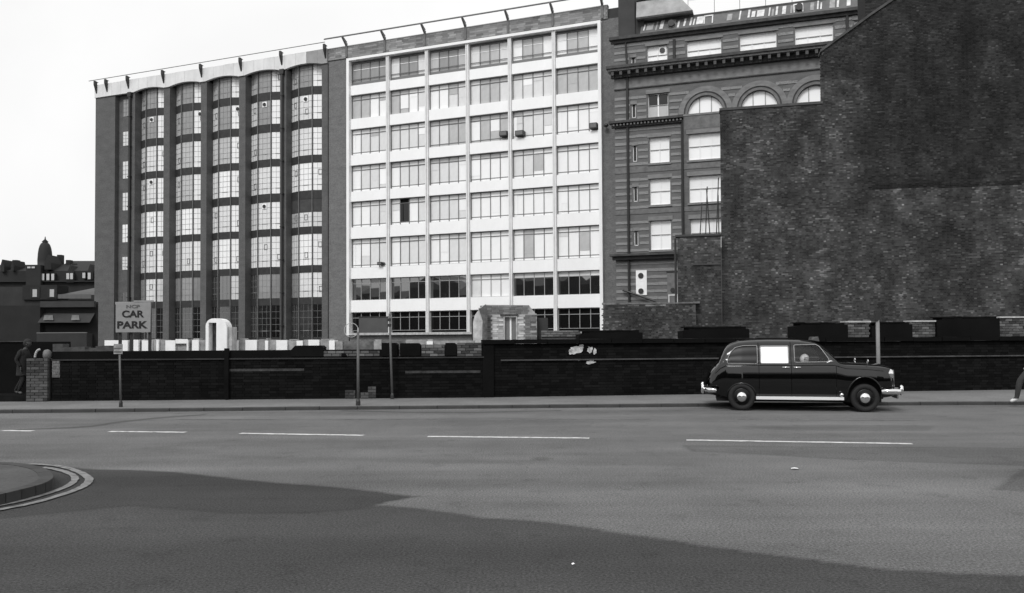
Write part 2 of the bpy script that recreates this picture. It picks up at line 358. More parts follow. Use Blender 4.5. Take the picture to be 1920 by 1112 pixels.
def seg_dist(px, py, poly):
    best = np.full(px.shape, 1e9)
    for (ax, ay), (bx, by) in zip(poly, poly[1:] + poly[:1]):
        dx, dy = bx - ax, by - ay; L2 = dx * dx + dy * dy + 1e-9
        t = np.clip(((px - ax) * dx + (py - ay) * dy) / L2, 0, 1); best = np.minimum(best, np.hypot(px - ax - t * dx, py - ay - t * dy))
    return best
def np_inside(px, py, poly):
    c = np.zeros(px.shape, bool)
    for (ax, ay), (bx, by) in zip(poly, poly[-1:] + poly[:-1]):
        cond = ((ay > py) != (by > py)); 
        with np.errstate(divide='ignore', invalid='ignore'): xi = (bx - ax) * (py - ay) / (by - ay + 1e-12) + ax
        c ^= cond & (px < xi)
    return c
STEP = .065
gx = np.concatenate([[-60, -30], np.arange(-15, 17.5, STEP * 1.1), [30, 60]]); gy_t = np.concatenate([[0.0, .12], np.linspace(.2, 1, 330)])
NX, NY = len(gx), len(gy_t)
ky = np.array([kerb_y(v) for v in gx])
GY = -30 + gy_t[:, None] * 0 + np.where(gy_t[:, None] < .15, gy_t[:, None] / .12 * 33.0, 33.0 + (gy_t[:, None] - .2) / .8 * (ky[None, :] - 3.0))
GX = np.repeat(gx[None, :], NY, 0)
wob = np.zeros(GX.shape)
for j in range(NY):
    if GY[j, 0] < 2: continue
    for i in range(2, NX - 2): v = Vector((GX[j, i] * 1.6, GY[j, i] * 1.6, 0)); wob[j, i] = mnoise.noise(v) * .07 + mnoise.noise(v * 3.1) * .05 + mnoise.noise(v * 8.3) * .05
tone_r = np.ones(GX.shape)
for poly, tn, soft in PATCHES:
    d = seg_dist(GX, GY, poly) * np.where(np_inside(GX, GY, poly), 1, -1) + wob * min(1, soft * 7)
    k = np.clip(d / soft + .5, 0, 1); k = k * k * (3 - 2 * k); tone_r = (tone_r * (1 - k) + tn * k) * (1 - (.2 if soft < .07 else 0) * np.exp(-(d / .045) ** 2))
me = bpy.data.meshes.new('road'); vv = [(float(GX[j, i]), float(GY[j, i]), 0.0) for j in range(NY) for i in range(NX)]
me.from_pydata(vv, [], [(j * NX + i, j * NX + i + 1, (j + 1) * NX + i + 1, (j + 1) * NX + i) for j in range(NY - 1) for i in range(NX - 1)])
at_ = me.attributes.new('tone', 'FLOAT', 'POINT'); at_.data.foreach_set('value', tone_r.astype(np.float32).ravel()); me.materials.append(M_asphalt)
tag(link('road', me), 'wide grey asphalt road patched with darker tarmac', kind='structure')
# far street wall lines
W1a, W1b = G(100, 752, KH), G(905, 745.2, KH)
W2a, W2b = G(932, 744.6, KH), G(1900, 730.6, KH)
F1 = Plane(100, W1a.y, (W1b - W1a).x, (W1b - W1a).y)
F2 = Plane(932, W2a.y, (W2b - W2a).x, (W2b - W2a).y)
pv = MB(); n = len(KERB)
pv.add([(x, y + .13, KH - .004) for x, y in KERB] + [(x, y + 6.5, KH - .004) for x, y in KERB], [(i, i + 1, i + n + 1, i + n) for i in range(n - 1)])
tag(pv.build('pavement', M_pave), 'pale pavement along the black wall', kind='structure')
kerb = tag(empty('kerb'), 'kerb of granite stones', kind='structure')
x = -22.0; kmesh = {}
while x < 24:
    ln = random.choice((.9, .9, 1.0, .8)); y0 = kerb_y(x); y1 = kerb_y(x + ln)
    if ln not in kmesh:
        e = .012; kmesh[ln] = MB().add([(0, 0, -.05), (ln - .012, 0, -.05), (ln - .012, 0, KH - e), (0, 0, KH - e), (0, e, KH), (ln - .012, e, KH), (0, .13, KH), (ln - .012, .13, KH)],
              [(0, 1, 2, 3), (3, 2, 5, 4), (4, 5, 7, 6), (1, 7, 5, 2), (0, 3, 4, 6)]).mesh('kerb_stone', M_kerb_dark)
    link('kerb_stone', kmesh[ln], kerb, (x, y0 + random.uniform(-.004, .004), random.uniform(-.004, .003)), (0, 0, math.atan2(y1 - y0, ln)))
    x += ln
# gutter strip and tarmac patches
def ragged(pts, amp=.06, step=.1):
    pts = [Vector(p) for p in pts]; keep = amp
    while True:
        nxt = []; done = True
        for a, b in zip(pts, pts[1:] + pts[:1]):
            nxt.append(a); L_ = (b - a).length
            if L_ > step and max(abs(a.x), abs(b.x)) < 30:
                d = (b - a) / L_; nxt.append(a.lerp(b, random.uniform(.4, .6)) + Vector((-d.y, d.x)) * random.uniform(-1, 1) * min(amp * 2.2, L_ * .09)); done = False
        pts = nxt
        if done: break
    return [(p.x + random.uniform(-.012, .012), p.y + random.uniform(-.012, .012)) for p in pts]
def sheet(name, px, m, z, label, amp=.05, kind='structure', step=.09):
    pts = [(G(a, b).x, G(a, b).y) for a, b in px]
    poly = ragged(pts, amp, step) if amp else pts
    cdt = delaunay_2d_cdt([Vector(p) for p in poly], [], [list(range(len(poly)))], 1, 1e-5)
    mb = MB().add([(v.x, v.y, z) for v in cdt[0]], [tuple(f) for f in cdt[2]])
    o = mb.build(name, m)
    for p in o.data.polygons:
        if p.normal.z < 0: p.flip()
    return tag(o, label, kind=kind)
# painted markings
def marking(name, x0, y0, x1, y1, wd, m, label, z=.006):
    a = G(x0, y0); b = G(x1, y1); d = (b - a); d.z = 0; k = d.normalized(); nrm = Vector((-k.y, k.x, 0)) * wd / 2
    n_ = max(6, int(d.length / .12)); up = []; dn = []
    for i in range(n_ + 1):
        p = a + d * (i / n_); up.append((p + nrm * random.uniform(.82, 1.1))[:2]); dn.append((p - nrm * random.uniform(.82, 1.1))[:2])
    mb = MB().add([(q[0], q[1], z) for q in up] + [(q[0], q[1], z) for q in dn], [(i + n_ + 1, i + n_ + 2, i + 1, i) for i in range(n_)])
    return tag(mb.build(name, m), label, kind='structure')
for a in ((5, 808, 62, 808.5), (205, 809.5, 348, 811), (450, 813, 682, 816.8), (802, 819, 1105, 822), (1287, 825.6, 1710, 832.5)):
    marking('road_marking', *a, .15, M_line, 'white dash of the lane line')
marking('road_marking', 2010, 838, 2500, 848, .12, M_line, 'white dash of the lane line')
for a in ((330, 786.5, 517, 786.5), (612, 786.8, 838, 786.8), (953, 787, 1233, 787), (1373, 787, 1728, 788)):
    marking('road_marking', *a, .055, M_line_faint, 'faint dash of the far lane line')
# corner pavement at the lower left
CH = .12
cp = [(-700, 866), (-200, 865.5), (0, 866), (40, 868), (70, 873), (88, 879), (98, 887), (100.5, 894), (95, 900), (80, 907), (60, 912.5), (30, 920), (0, 927), (-60, 938), (-250, 975), (-700, 1060)]
cpt = [G(a, b, CH) for a, b in cp]
for _ in range(2):
    q = []
    for a, b in zip(cpt, cpt[1:]): q += [a.lerp(b, .25), a.lerp(b, .75)]
    cpt = [cpt[0]] + q + [cpt[-1]]
cen = Vector((sum(p.x for p in cpt) / len(cpt), sum(p.y for p in cpt) / len(cpt), 0))
inner = []
for i, p in enumerate(cpt):
    a = cpt[max(i - 1, 0)]; b = cpt[min(i + 1, len(cpt) - 1)]; t = (b - a).normalized(); nr = Vector((t.y, -t.x, 0)); inner.append(p + nr * .14)
mb = MB().add([(p.x, p.y, CH - .003) for p in inner], [tuple(range(len(inner)))]); o = mb.build('corner_pavement', mat('corner_slab', .06, .9, .25, 1.5, 8, .3, 40, var2=.2, scale2=25))
for pl_ in o.data.polygons:
    if pl_.normal.z < 0: pl_.flip()
tag(o, 'rounded corner of pavement at the lower left', kind='structure')
ck = tag(empty('corner_kerb'), 'kerb round the corner pavement', kind='structure')
seg = 4
for i in range(0, len(cpt) - 1, seg):
    idx = list(range(i, min(i + seg, len(cpt) - 1) + 1)); mb = MB(); k = len(idx)
    O = [cpt[j].copy() for j in idx]; I = [inner[j].copy() for j in idx]
    for q_ in (O, I): d_ = (q_[1] - q_[0]); q_[0] += d_ * min(.5, .007 / max(d_.length, .001))
    vs_ = [(p.x, p.y, -.02) for p in O] + [(p.x, p.y, CH) for p in O] + [(p.x, p.y, CH) for p in I]
    mb.add(vs_, [(j, j + 1, k + j + 1, k + j) for j in range(k - 1)] + [(k + j, k + j + 1, 2 * k + j + 1, 2 * k + j) for j in range(k - 1)])
    mb.build('kerb_stone', M_kerb if (i // seg) % 2 else mat('kerb_granite_dull', .032, .8, .3, 3, 6), ck)
def curve_line(pts, wd, label):
    P3 = [G(a, b) for a, b in pts]
    for _ in range(2):
        q = []
        for a, b in zip(P3, P3[1:]): q += [a.lerp(b, .25), a.lerp(b, .75)]
        P3 = [P3[0]] + q + [P3[-1]]
    L_, R_ = [], []
    for i, p in enumerate(P3):
        a = P3[max(i - 1, 0)]; b = P3[min(i + 1, len(P3) - 1)]; t = (b - a).normalized(); nr = Vector((-t.y, t.x, 0)) * wd / 2
        L_.append(p + nr * random.uniform(.85, 1.15)); R_.append(p - nr * random.uniform(.85, 1.15))
    k = len(P3); mb = MB().add([(p.x, p.y, .012) for p in L_] + [(p.x, p.y, .012) for p in R_], [(i + k, i + k + 1, i + 1, i) for i in range(k - 1)])
    o = mb.build('road_marking', M_line_yellow)
    for p in o.data.polygons:
        if p.normal.z < 0: p.flip()
    tag(o, label, kind='structure')
curve_line([(55, 871), (85, 872.5), (110, 875), (132, 880), (150, 887), (163, 894), (168, 901), (163, 909), (148, 918), (120, 928), (85, 939), (45, 949), (0, 957), (-100, 977), (-260, 1010)], .09, 'outer of two painted lines round the corner')
curve_line([(80, 877.5), (100, 880), (120, 885), (134, 890.5), (141, 896), (140, 903), (130, 911), (108, 921), (80, 930), (45, 940), (0, 949), (-100, 967), (-260, 998)], .08, 'inner of two painted lines round the corner')
def litter(px, py, w, h, label):
    p = G(px, py); mb = MB(); k_ = 9
    ring = [(w * random.uniform(.5, 1.1) * math.cos(2 * math.pi * i / k_), h * random.uniform(.5, 1.1) * math.sin(2 * math.pi * i / k_), random.uniform(0, .008)) for i in range(k_)]
    mb.add(ring + [(0, 0, .012)], [(i, (i + 1) % k_, k_) for i in range(k_)])
    tag(mb.build('paper_scrap', M_wash, None, (p.x, p.y, .012)), label, 'litter')
litter(1490, 880, .05, .06, 'small white paper scrap on the grey middle of the road'); litter(1075, 1061, .022, .02, 'tiny white paper scrap on the dark tarmac in front')

# ================================================================== white framed office block (A) and bow windowed brick block (B): one building line
A = Plane(1130, 62, 3940, -1500)
ta = empty('office_block', A.o, A.rz, 'tall office block with a white concrete grid of windows', 'office block')
W0, WN, S0, BAY = -22.86, 6, -22.62, 3.765
ROWS = [(24.12, 26.15), (21.16, 23.27), (17.95, 20.25), (14.72, 17.05), (11.58, 13.86), (8.02, 10.58), (5.17, 7.06), (2.5, 4.13)]
MB().box(-24.9, 1.9, .9, 14, 0, 26.6).box(-22.7, .1, .52, .9, 2, 26.3).build('wall', M_dark, ta)
MB().box(-24.94, -22.88, .1, 1.0, 0, 26.66).box(.14, 2.05, .1, 1.4, 0, 26.66).box(-24.94, 2.05, 14, 14.3, 0, 26.6).build('brick_pier', M_brickA, ta)
fr = MB().box(-22.88, -22.62, -.28, .5, 2.12, 26.5).box(-.13, .12, -.28, .5, 2.12, 26.5).box(-22.62, -.13, -.28, .5, 26.28, 26.5)
fr.build('surround', M_white, ta)
MB().box(-22.62, -.13, -.26, .5, 2.12, 2.32).build('sill', M_washdim, ta)
MB().box(-22.8, .05, .12, .9, 0, 2.1).build('plinth', M_brickA, ta)
fins = []
for b in range(1, 6):
    x = S0 + b * BAY
    fm = MB().box(x - .13, x - .03, -.16, .5, 2.32, 26.28).box(x - .03, x + .03, -.08, .5, 2.32, 26.28).box(x + .03, x + .14, -.16, .5, 2.32, 26.28)
    fm.build('mullion', M_fin, ta)
zs_sp = [(23.27, 24.12), (20.25, 21.16), (17.05, 17.95), (13.86, 14.72), (10.58, 11.58), (7.06, 8.02), (4.13, 5.17)]
for z0, z1 in zs_sp:
    for b in range(6):
        xa = S0 + b * BAY + (.14 if b else 0); xb = S0 + (b + 1) * BAY - (.13 if b < 5 else .1)
        link('spandrel_panel', box_mesh('spandrel_panel', xb - xa - .01, .42, z1 - z0, M_white2), ta, ((xa + xb) / 2, .02, z0))
PAT = {  # one code per window: four pane tones, a stroke, four fanlight tones
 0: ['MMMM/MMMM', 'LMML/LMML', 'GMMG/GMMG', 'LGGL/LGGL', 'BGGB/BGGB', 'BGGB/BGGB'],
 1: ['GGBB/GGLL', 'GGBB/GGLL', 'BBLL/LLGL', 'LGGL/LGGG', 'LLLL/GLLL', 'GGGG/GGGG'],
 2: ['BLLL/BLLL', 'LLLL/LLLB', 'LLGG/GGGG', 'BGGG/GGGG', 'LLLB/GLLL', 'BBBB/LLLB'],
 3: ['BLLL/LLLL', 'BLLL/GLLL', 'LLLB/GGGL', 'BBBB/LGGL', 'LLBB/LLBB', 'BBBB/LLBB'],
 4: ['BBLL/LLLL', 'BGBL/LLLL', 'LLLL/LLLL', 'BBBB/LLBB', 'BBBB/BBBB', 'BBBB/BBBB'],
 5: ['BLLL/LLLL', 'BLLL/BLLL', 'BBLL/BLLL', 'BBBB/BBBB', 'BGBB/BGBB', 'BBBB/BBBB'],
 6: ['KKKK/KKHH', 'KKKK/KKKK', 'KKKK/KKKK', 'LBBB/LBBB', 'KKKK/LLLL', 'KKKK/LLLB'],
 7: ['DDDD/DDDD', 'DDDD/DDDD', 'DDDD/DDDD', 'DDDD/DDDD', 'DDDD/DDDD', 'DDDD/DDDD']}
for r, (z0, z1) in enumerate(ROWS):
    for b in range(6):
        xa = S0 + b * BAY + (.14 if b else 0); xb = S0 + (b + 1) * BAY - (.13 if b < 5 else .1)
        w = xb - xa; h = z1 - z0; pw = w / 4; yg = .30
        tl = .42 if r < 7 else .5; bs = .24 if 1 < r < 6 else 0.0
        if r == 0: tl = .55
        key = ('Awin', r, round(w, 2))
        barm = M_bar_pale if r >= 6 else M_bar
        if key not in CACHE:
            wb = MB().box(-w / 2, w / 2, .2, .42, h - .06, h).box(-w / 2, -w / 2 + .05, .2, .42, 0, h - .06).box(w / 2 - .05, w / 2, .2, .42, 0, h - .06)
            if r: wb.box(-w / 2 + .05, w / 2 - .05, .25, .36, h - tl - .025, h - tl + .025).box(-w / 2 + .05, w / 2 - .05, .25, .36, 0, .04)
            if bs: wb.box(-w / 2 + .05, w / 2 - .05, .25, .36, bs - .02, bs + .02)
            for k in range(1, 4): wb.box(-w / 2 + k * pw - .025, -w / 2 + k * pw + .025, .245, .37, .04, h - .06)
            CACHE[key] = wb.mesh('window', barm)
        wo = link('window', CACHE[key], ta, ((xa + xb) / 2, 0, z0))
        main, fan = PAT[r][b].split('/')
        for k in range(4):
            xc = -w / 2 + (k + .5) * pw
            hh = h - tl - (bs or .04)
            if r == 4 and b == 1 and k == 1:      # a casement standing open beside its neighbour
                link('pane', box_mesh('pane', pw - .36, .02, hh - .05, P['D']), wo, (xc + .12, yg, (bs or .04)))
                link('pane', box_mesh('pane', .2, .02, hh - .05, P['D']), wo, (xc - .3, yg, (bs or .04)))
                continue
            link('pane', box_mesh('pane', pw - .05, .02, hh, P[main[k]]), wo, (xc, yg + random.uniform(0, .015), (bs or .04)), (random.uniform(-.006, .006), 0, random.uniform(-.008, .008)))
            link('fanlight', box_mesh('fanlight', pw - .05, .02, tl - .06, P[fan[k]]), wo, (xc, yg + random.uniform(0, .015), h - tl + .01))
        if 0 < r < 6:
            for k in range(4):
                if random.random() < .3:
                    hb = (h - tl) * random.choice((.15, .3, .5, .7)); link('blind', box_mesh('blind', pw - .1, .006, hb, P[random.choice('WBLG')]), wo, (-w / 2 + (k + .5) * pw, yg - .012, h - tl - .03 - hb))
        if bs: link('bottom_light', box_mesh('bottom_light', w - .1, .02, bs - .04, P['B' if main[3] in 'BL' else 'G']), wo, (0, yg, .03))
        if r == 0:      # balcony rail and a pale curtain rail in the top storey
            MB().box(-w / 2 + .05, w / 2 - .05, .2, .24, .55, .6).box(-w / 2 + .05, w / 2 - .05, .24, .26, .02, .3).build('balcony_rail', M_bar, wo)
            MB().box(-w / 2 + .15, w / 2 - .05, .285, .295, h - .62, h - .57).build('curtain_rail', P['W'], wo)
        elif r < 6 and random.random() < .35:
            MB().box(-w / 2 + .06, -w / 2 + .32, .285, .295, .1, h - tl - .05).build('curtain', P['W'], wo)
# brick parapet, posts, rail
bricks('parapet_blockwork', ta, [(-24.94, 26.66), (.6, 26.66), (.6, 27.68), (-24.94, 27.68)], .02,
       lambda x, z: random.choice((.17, .22, .25, .28, .33, .2, .26)) * (1 + .15 * math.sin(x * 1.3)), T_para, L=.62, Hh=.17, gap=.012)
MB().box(-24.94, .62, .03, .4, 26.66, 27.66).build('parapet', mat('parapet_back', .18, .9, .2, 2), ta)
MB().box(-24.96, .64, -.03, .45, 27.68, 27.74).build('coping', mat('coping_stone', .4, .8, .1, 2), ta)
MB().box(.62, 2.05, .25, 1.2, 26.67, 27.5).build('dark_parapet', M_brickB_side, ta)
for px in (650, 722, 797, 873, 953, 1037, 1130):
    s = A.loc(px, 100)[0]
    q = MB().box(s - .09, s + .09, -.1, .015, 26.7, 27.95); q.xz([(0, 0), (0, 0), (0, 0)], 0, 0) if 0 else None
    q.add([(s - .07, -.1, 27.7), (s + .07, -.1, 27.7), (s + .07, -.1, 28.0), (s - .07, -.1, 28.0), (s - .07, -.75, 28.25), (s + .07, -.75, 28.25), (s + .07, -.75, 28.38), (s - .07, -.75, 28.38), (s - .07, .015, 28.05), (s + .07, .015, 28.05)],
          [(0, 1, 5, 4), (4, 5, 6, 7), (7, 6, 9, 8), (0, 4, 7, 3), (1, 2, 6, 5)])
    q.build('rail_bracket', M_iron_grey, ta)
MB().tube((-24.9, -.7, 28.33), (.75, -.7, 28.33), .05).tube((-24.9, -.62, 28.42), (.75, -.62, 28.42), .03).build('roof_rail', M_iron_grey, ta)
def wall_box(px, py, w, h, label, D=.5):
    s, z = A.loc(px, py, -.3)
    t = empty('air_conditioner', A.o + A.u * s + Vector((0, 0, z - h / 2)) + A.n * -.3, A.rz, label, 'air conditioner')
    MB().box(-w / 2, w / 2, 0, .6, 0, h).build('casing', M_iron, t); MB().box(-w / 2 + .05, w / 2 - .05, -.015, -.002, .05, h - .05).build('grille', M_iron_grey, t)
wall_box(943, 250, .66, .38, 'dark box air conditioner left of a white mullion, third storey from the top')
wall_box(973, 249, .7, .4, 'dark box air conditioner just right of the white mullion, third storey from the top')
wall_box(1112, 235, .58, .42, 'dark box air conditioner at the right-hand end window under the top storeys')
wall_box(711, 494, .42, .26, 'small dark unit low in the window at the lower left bay of the white grid')
s, z = A.loc(1136, 238, .1)
t = empty('wall_lamp', A.o + A.u * s + A.n * .1 + Vector((0, 0, z)), A.rz, 'small black lamp on the brick strip beside the white grid', 'lamp')
MB().tube((0, 0, 0), (.1, -.35, 0), .03).build('arm', M_iron, t); MB().lathe([(.04, .16), (.17, .1), (.2, -.02), (.12, -.1)], (.12, -.4, 0), n=12).build('lamp_head', M_iron, t)

# ---- B
tb = empty('brick_block', A.o, A.rz, 'dark brick block with tall bays of bowed windows under a white fascia', 'office block')
XB0, XB1 = -52.64, -24.98
cols = [(-47.42, -43.76), (-43.0, -39.2), (-38.5, -34.72), (-33.98, -30.1), (-29.42, -25.6)]
BR = [(24.74, 26.82), (21.76, 24.0), (18.49, 21.0), (15.28, 17.79), (12.0, 14.5), (8.49, 11.32), (5.6, 7.83), (2.0, 4.94)]
MB().box(XB0, XB0 + 2.62, 0, 1.6, 0, 26.5).build('corner_pier', M_brickB, tb)
MB().box(XB0 + .05, XB1, 1.6, 15, 0, 27.5).build('wall', M_brickB_side, tb)
MB().box(XB0 + 2.62, -47.42 - .86, .5, 1.6, 0, 26.5).build('recessed_wall', M_brickB, tb)
edges = [-48.28] + [c for cc in cols for c in cc] + [XB1]
for i in range(0, len(edges), 2):
    a, b = edges[i], edges[i + 1]
    pb = MB(); pb.box(a, b, 0, 1.6, 0, 26.5)
    pb.build('pier', M_brickB, tb)
for a, b in cols:       # no skin laid over the right faces of the piers
    pass
def bow(a, b, y0=.85, y1=.45):
    w = b - a; return [(a, y0), (a + w * .29, y1), (a + w * .67, y1), (b, y0)]
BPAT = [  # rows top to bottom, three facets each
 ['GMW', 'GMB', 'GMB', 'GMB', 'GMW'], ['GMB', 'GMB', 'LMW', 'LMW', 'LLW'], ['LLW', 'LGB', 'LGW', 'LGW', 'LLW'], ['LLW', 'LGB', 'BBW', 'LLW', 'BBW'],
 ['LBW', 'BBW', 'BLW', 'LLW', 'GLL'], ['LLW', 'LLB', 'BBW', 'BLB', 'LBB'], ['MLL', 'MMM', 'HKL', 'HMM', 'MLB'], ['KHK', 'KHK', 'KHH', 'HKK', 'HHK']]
for ci, (a, b) in enumerate(cols):
    bp = bow(a, b); ins = [(p[0], p[1] + .02) for p in bp]
    prev = 26.84
    zlist = []
    for z0, z1 in BR: zlist.append((z1, prev)); prev = z0
    zlist.append((0, 2.0))
    for (s0, s1) in zlist:
        if s1 - s0 < .05: continue
        q = MB().xy([(p[0], p[1] - .04) for p in bp] + [(b, 1.58), (a, 1.58)], s0, s1)
        q.build('spandrel', M_span if s0 > 4 or s0 == 0 else mat('spandrel_patchy', .06, .7, .7, 4, 6), tb)
    for xx, yy in ((bp[1][0], bp[1][1]), (bp[2][0], bp[2][1])):
        MB().box(xx - .035, xx + .035, yy - .13, yy + .05, 0, 26.84).build('glazing_mullion', M_iron_grey, tb)
    MB().box(a + .02, b - .02, 1.2, 1.58, 2.0, 26.85).build('back_wall', M_dark, tb)
    for r, (z0, z1) in enumerate(BR):
        if ci == 4 and r == 4:
            MB().xy([(p[0], p[1] - .02) for p in bp] + [(b, 1.1), (a, 1.1)], 13.3, 14.5).build('boarding', mat('boarding', .05, .8, .3, 2), tb); z1 = 13.3
        wb = MB(); panes = []
        for k in range(3):
            p = Vector((bp[k][0], bp[k][1], 0)); q_ = Vector((bp[k + 1][0], bp[k + 1][1], 0)); d = (q_ - p); L_ = d.length; d.normalize(); nn = Vector((d.y, -d.x, 0))
            nx = 3; nz = max(3, int((z1 - z0) / .5))
            def bar(u0, u1, za, zb, t=.02):
                A0 = p + d * u0 + nn * t; A1 = p + d * u1 + nn * t; B0 = p + d * u0 - nn * .03; B1 = p + d * u1 - nn * .03
                wb.add([(A0.x, A0.y, za), (A1.x, A1.y, za), (A1.x, A1.y, zb), (A0.x, A0.y, zb), (B0.x, B0.y, za), (B1.x, B1.y, za), (B1.x, B1.y, zb), (B0.x, B0.y, zb)],
                       [(0, 1, 2, 3), (0, 4, 5, 1), (1, 5, 6, 2), (2, 6, 7, 3), (3, 7, 4, 0)])
            for i in range(1, nx): bar(L_ * i / nx - .008, L_ * i / nx + .008, z0, z1)
            for j in range(1, nz): zz = z0 + (z1 - z0) * j / nz; bar(0, L_, zz - .011, zz + .011, .018)
            bar(L_ * .28, L_ * .72, z0 + (z1 - z0) / nz - .03 * 1, z0 + (z1 - z0) / nz + .03, .03)
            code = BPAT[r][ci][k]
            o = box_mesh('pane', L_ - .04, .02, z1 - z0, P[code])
            panes.append((o, p + d * (L_ / 2), math.atan2(d.y, d.x)))
            if code in 'WBLG' and k < 3 and random.random() < .45:
                za = z0 + (z1 - z0) * random.choice((.33, .66)); ua = L_ * random.uniform(.38, .5)
                for (aa, bb, c0, c1) in ((ua, ua + .03, za - .25, za + .25), (ua + .3, ua + .33, za - .25, za + .25), (ua, ua + .33, za - .25, za - .22), (ua, ua + .33, za + .22, za + .25)): bar(aa, bb, c0, c1, .05)
        wo = wb.build('window', mat('window_bar_mid', .22, .5), tb)
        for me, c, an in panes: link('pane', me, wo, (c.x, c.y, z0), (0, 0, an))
        if (ci, r) in ((0, 1), (1, 1), (2, 1), (3, 1), (4, 1), (0, 3), (3, 4)):     # round extractor fan let into the glass
            k = 2 if ci in (1, 2) else 1
            c = (Vector((bp[k][0], bp[k][1], 0)) + Vector((bp[k + 1][0], bp[k + 1][1], 0))) / 2
            MB().box(c.x - .24, c.x + .24, c.y - .06, c.y - .03, z1 - .62, z1 - .12).build('fan_panel', P['W'], wo)
            MB().lathe([(.17, -.09), (.17, -.05)], (c.x, c.y - .04, z1 - .38), 'Y', 14).build('extractor_fan', M_iron, wo)
# staggered stair windows in the recessed strip
for z0, z1, c in ((24.33, 26.05, 'M'), (21.38, 22.78, 'L'), (18.06, 19.77, 'L'), (14.85, 16.61, 'L'), (11.65, 13.41, 'B'), (8.88, 10.16, 'L'), (5.43, 6.6, 'H')):
    xa, xb = -49.45, -48.33; wb = MB()
    for i in range(1, 3): xx = xa + (xb - xa) * i / 3; wb.box(xx - .012, xx + .012, .45, .49, z0, z1)
    for j in range(1, 4): zz = z0 + (z1 - z0) * j / 4; wb.box(xa, xb, .455, .485, zz - .012, zz + .012)
    wb.box(xa - .04, xa, .43, .497, z0, z1).box(xb, xb + .04, .43, .497, z0, z1)
    wo = wb.build('stair_window', M_bar, tb); link('pane', box_mesh('pane', xb - xa, .02, z1 - z0, P[c]), wo, ((xa + xb) / 2, .472, z0))
# white fascia in panels, following the bows at its foot
def fascia_foot(s_):
    for a, b in cols:
        if a < s_ < b: return 26.44 + .25 * math.sin(math.pi * (s_ - a) / (b - a)) ** .8
    return 26.44
x = XB0 - .05
while x < XB1 - .01:
    x1 = min(x + 1.16, XB1 + .02); white = x1 < -26.6; zt = 27.74 + random.uniform(-.015, .015)
    n_ = 8; foot = [(x + .008 + (x1 - x - .016) * i / n_, fascia_foot(x + .008 + (x1 - x - .016) * i / n_)) for i in range(n_ + 1)]
    MB().xz(foot + [(x1 - .008, zt), (x + .008, zt)], -.12, .16).build('fascia_panel', M_fascia if white else M_fascia_grey, tb); x += 1.16
MB().box(XB0, XB1, .2, .5, 26.95, 27.6).box(XB0 - .02, XB1 + .02, .17, 1.6, 26.9, 26.96).build('parapet', mat('parapet_white_back', .5, .9), tb)
for a, b in cols:
    bp = bow(a, b); MB().xy([(a, .165), (b, .165), (b, .88), (bp[2][0], .36), (bp[1][0], .36), (a, .88)], 26.84, 26.89).build('soffit', M_span, tb)
for px in (183, 203, 243, 309, 380, 454, 530, 612):
    s = A.loc(px, 140)[0] if px > 190 else XB0 + .25
    q = MB().add([(s - .07, -.13, 26.85), (s + .07, -.13, 26.85), (s + .1, -.13, 27.9), (s - .1, -.13, 27.9), (s - .1, -.42, 27.7), (s + .1, -.42, 27.7), (s + .1, -.42, 28.08), (s - .1, -.42, 28.08), (s + .1, .05, 28.0), (s - .1, .05, 28.0)],
                 [(0, 1, 5, 4), (4, 5, 6, 7), (7, 6, 8, 9), (0, 4, 7, 3), (1, 2, 6, 5), (0, 3, 2, 1)])
    q.build('rail_bracket', M_iron, tb)
MB().tube((XB0 - .5, -.4, 28.14), (XB1, -.45, 28.2), .035).build('roof_rail', M_iron_grey, tb)
for s, r_ in ((-47.93, .13), (-29.76, .11)):
    d = MB().tube((s, -.16, 0), (s, -.16, 26.1), r_, n=10).box(s - .22, s + .22, -.3, -.005, 26.0, 26.45)
    for z in range(3, 26, 3): d.box(s - r_ - .04, s + r_ + .04, -.3, -.005, z, z + .08)
    d.build('drainpipe', M_iron, tb, smooth=False)

# ================================================================== striped stone and brick building (C)
C_ = Plane(1150, 60, 4560, -1500)
tc_ = empty('striped_building', C_.o, C_.rz, 'ornate warehouse striped in brick and sandstone with round arched windows', 'building')
XC0, XC1 = .25, 34.0
wins = [(2.74, 4.23, 22.0, 23.45, 2, 2), (5.65, 8.1, 22.0, 23.48, 3, 2), (9.4, 11.9, 22.0, 23.5, 3, 2), (13.15, 15.65, 22.0, 23.55, 3, 2), (17.0, 19.5, 22.0, 23.55, 3, 2),
        (2.76, 4.25, 18.1, 19.86, 2, 2), (2.84, 4.31, 14.68, 16.6, 2, 2), (5.68, 8.1, 14.68, 16.61, 3, 2), (2.84, 4.34, 11.56, 13.52, 2, 2), (5.7, 8.1, 11.56, 13.52, 3, 2),
        (2.84, 4.36, 8.22, 10.4, 2, 2), (5.77, 8.1, 8.22, 10.37, 3, 2)]
arches = [6.92, 10.67, 14.42, 18.17]; AR, AZ = 1.26, 18.1
slits = [(1.55, 1.85, 22.0, 22.75), (1.55, 1.85, 18.2, 19.2), (1.6, 1.9, 14.9, 16.1), (1.62, 1.92, 11.9, 13.0), (1.64, 1.94, 8.6, 9.7)]
holes = [w[:4] for w in wins] + [(c - AR, c + AR, AZ, AZ + AR) for c in arches] + [(5.6, 8.2, 0, 0)][:0] + slits
xs = sorted({XC0, XC1} | {h[0] for h in holes} | {h[1] for h in holes}); zs = sorted({0, 24.3} | {h[2] for h in holes} | {h[3] for h in holes})
wm = MB()
for xa, xb in zip(xs, xs[1:]):
    for za, zb in zip(zs, zs[1:]):
        cx_, cz_ = (xa + xb) / 2, (za + zb) / 2
        if any(h[0] < cx_ < h[1] and h[2] < cz_ < h[3] for h in holes): continue
        wm.quad((xa, 0, za), (xb, 0, za), (xb, 0, zb), (xa, 0, zb))
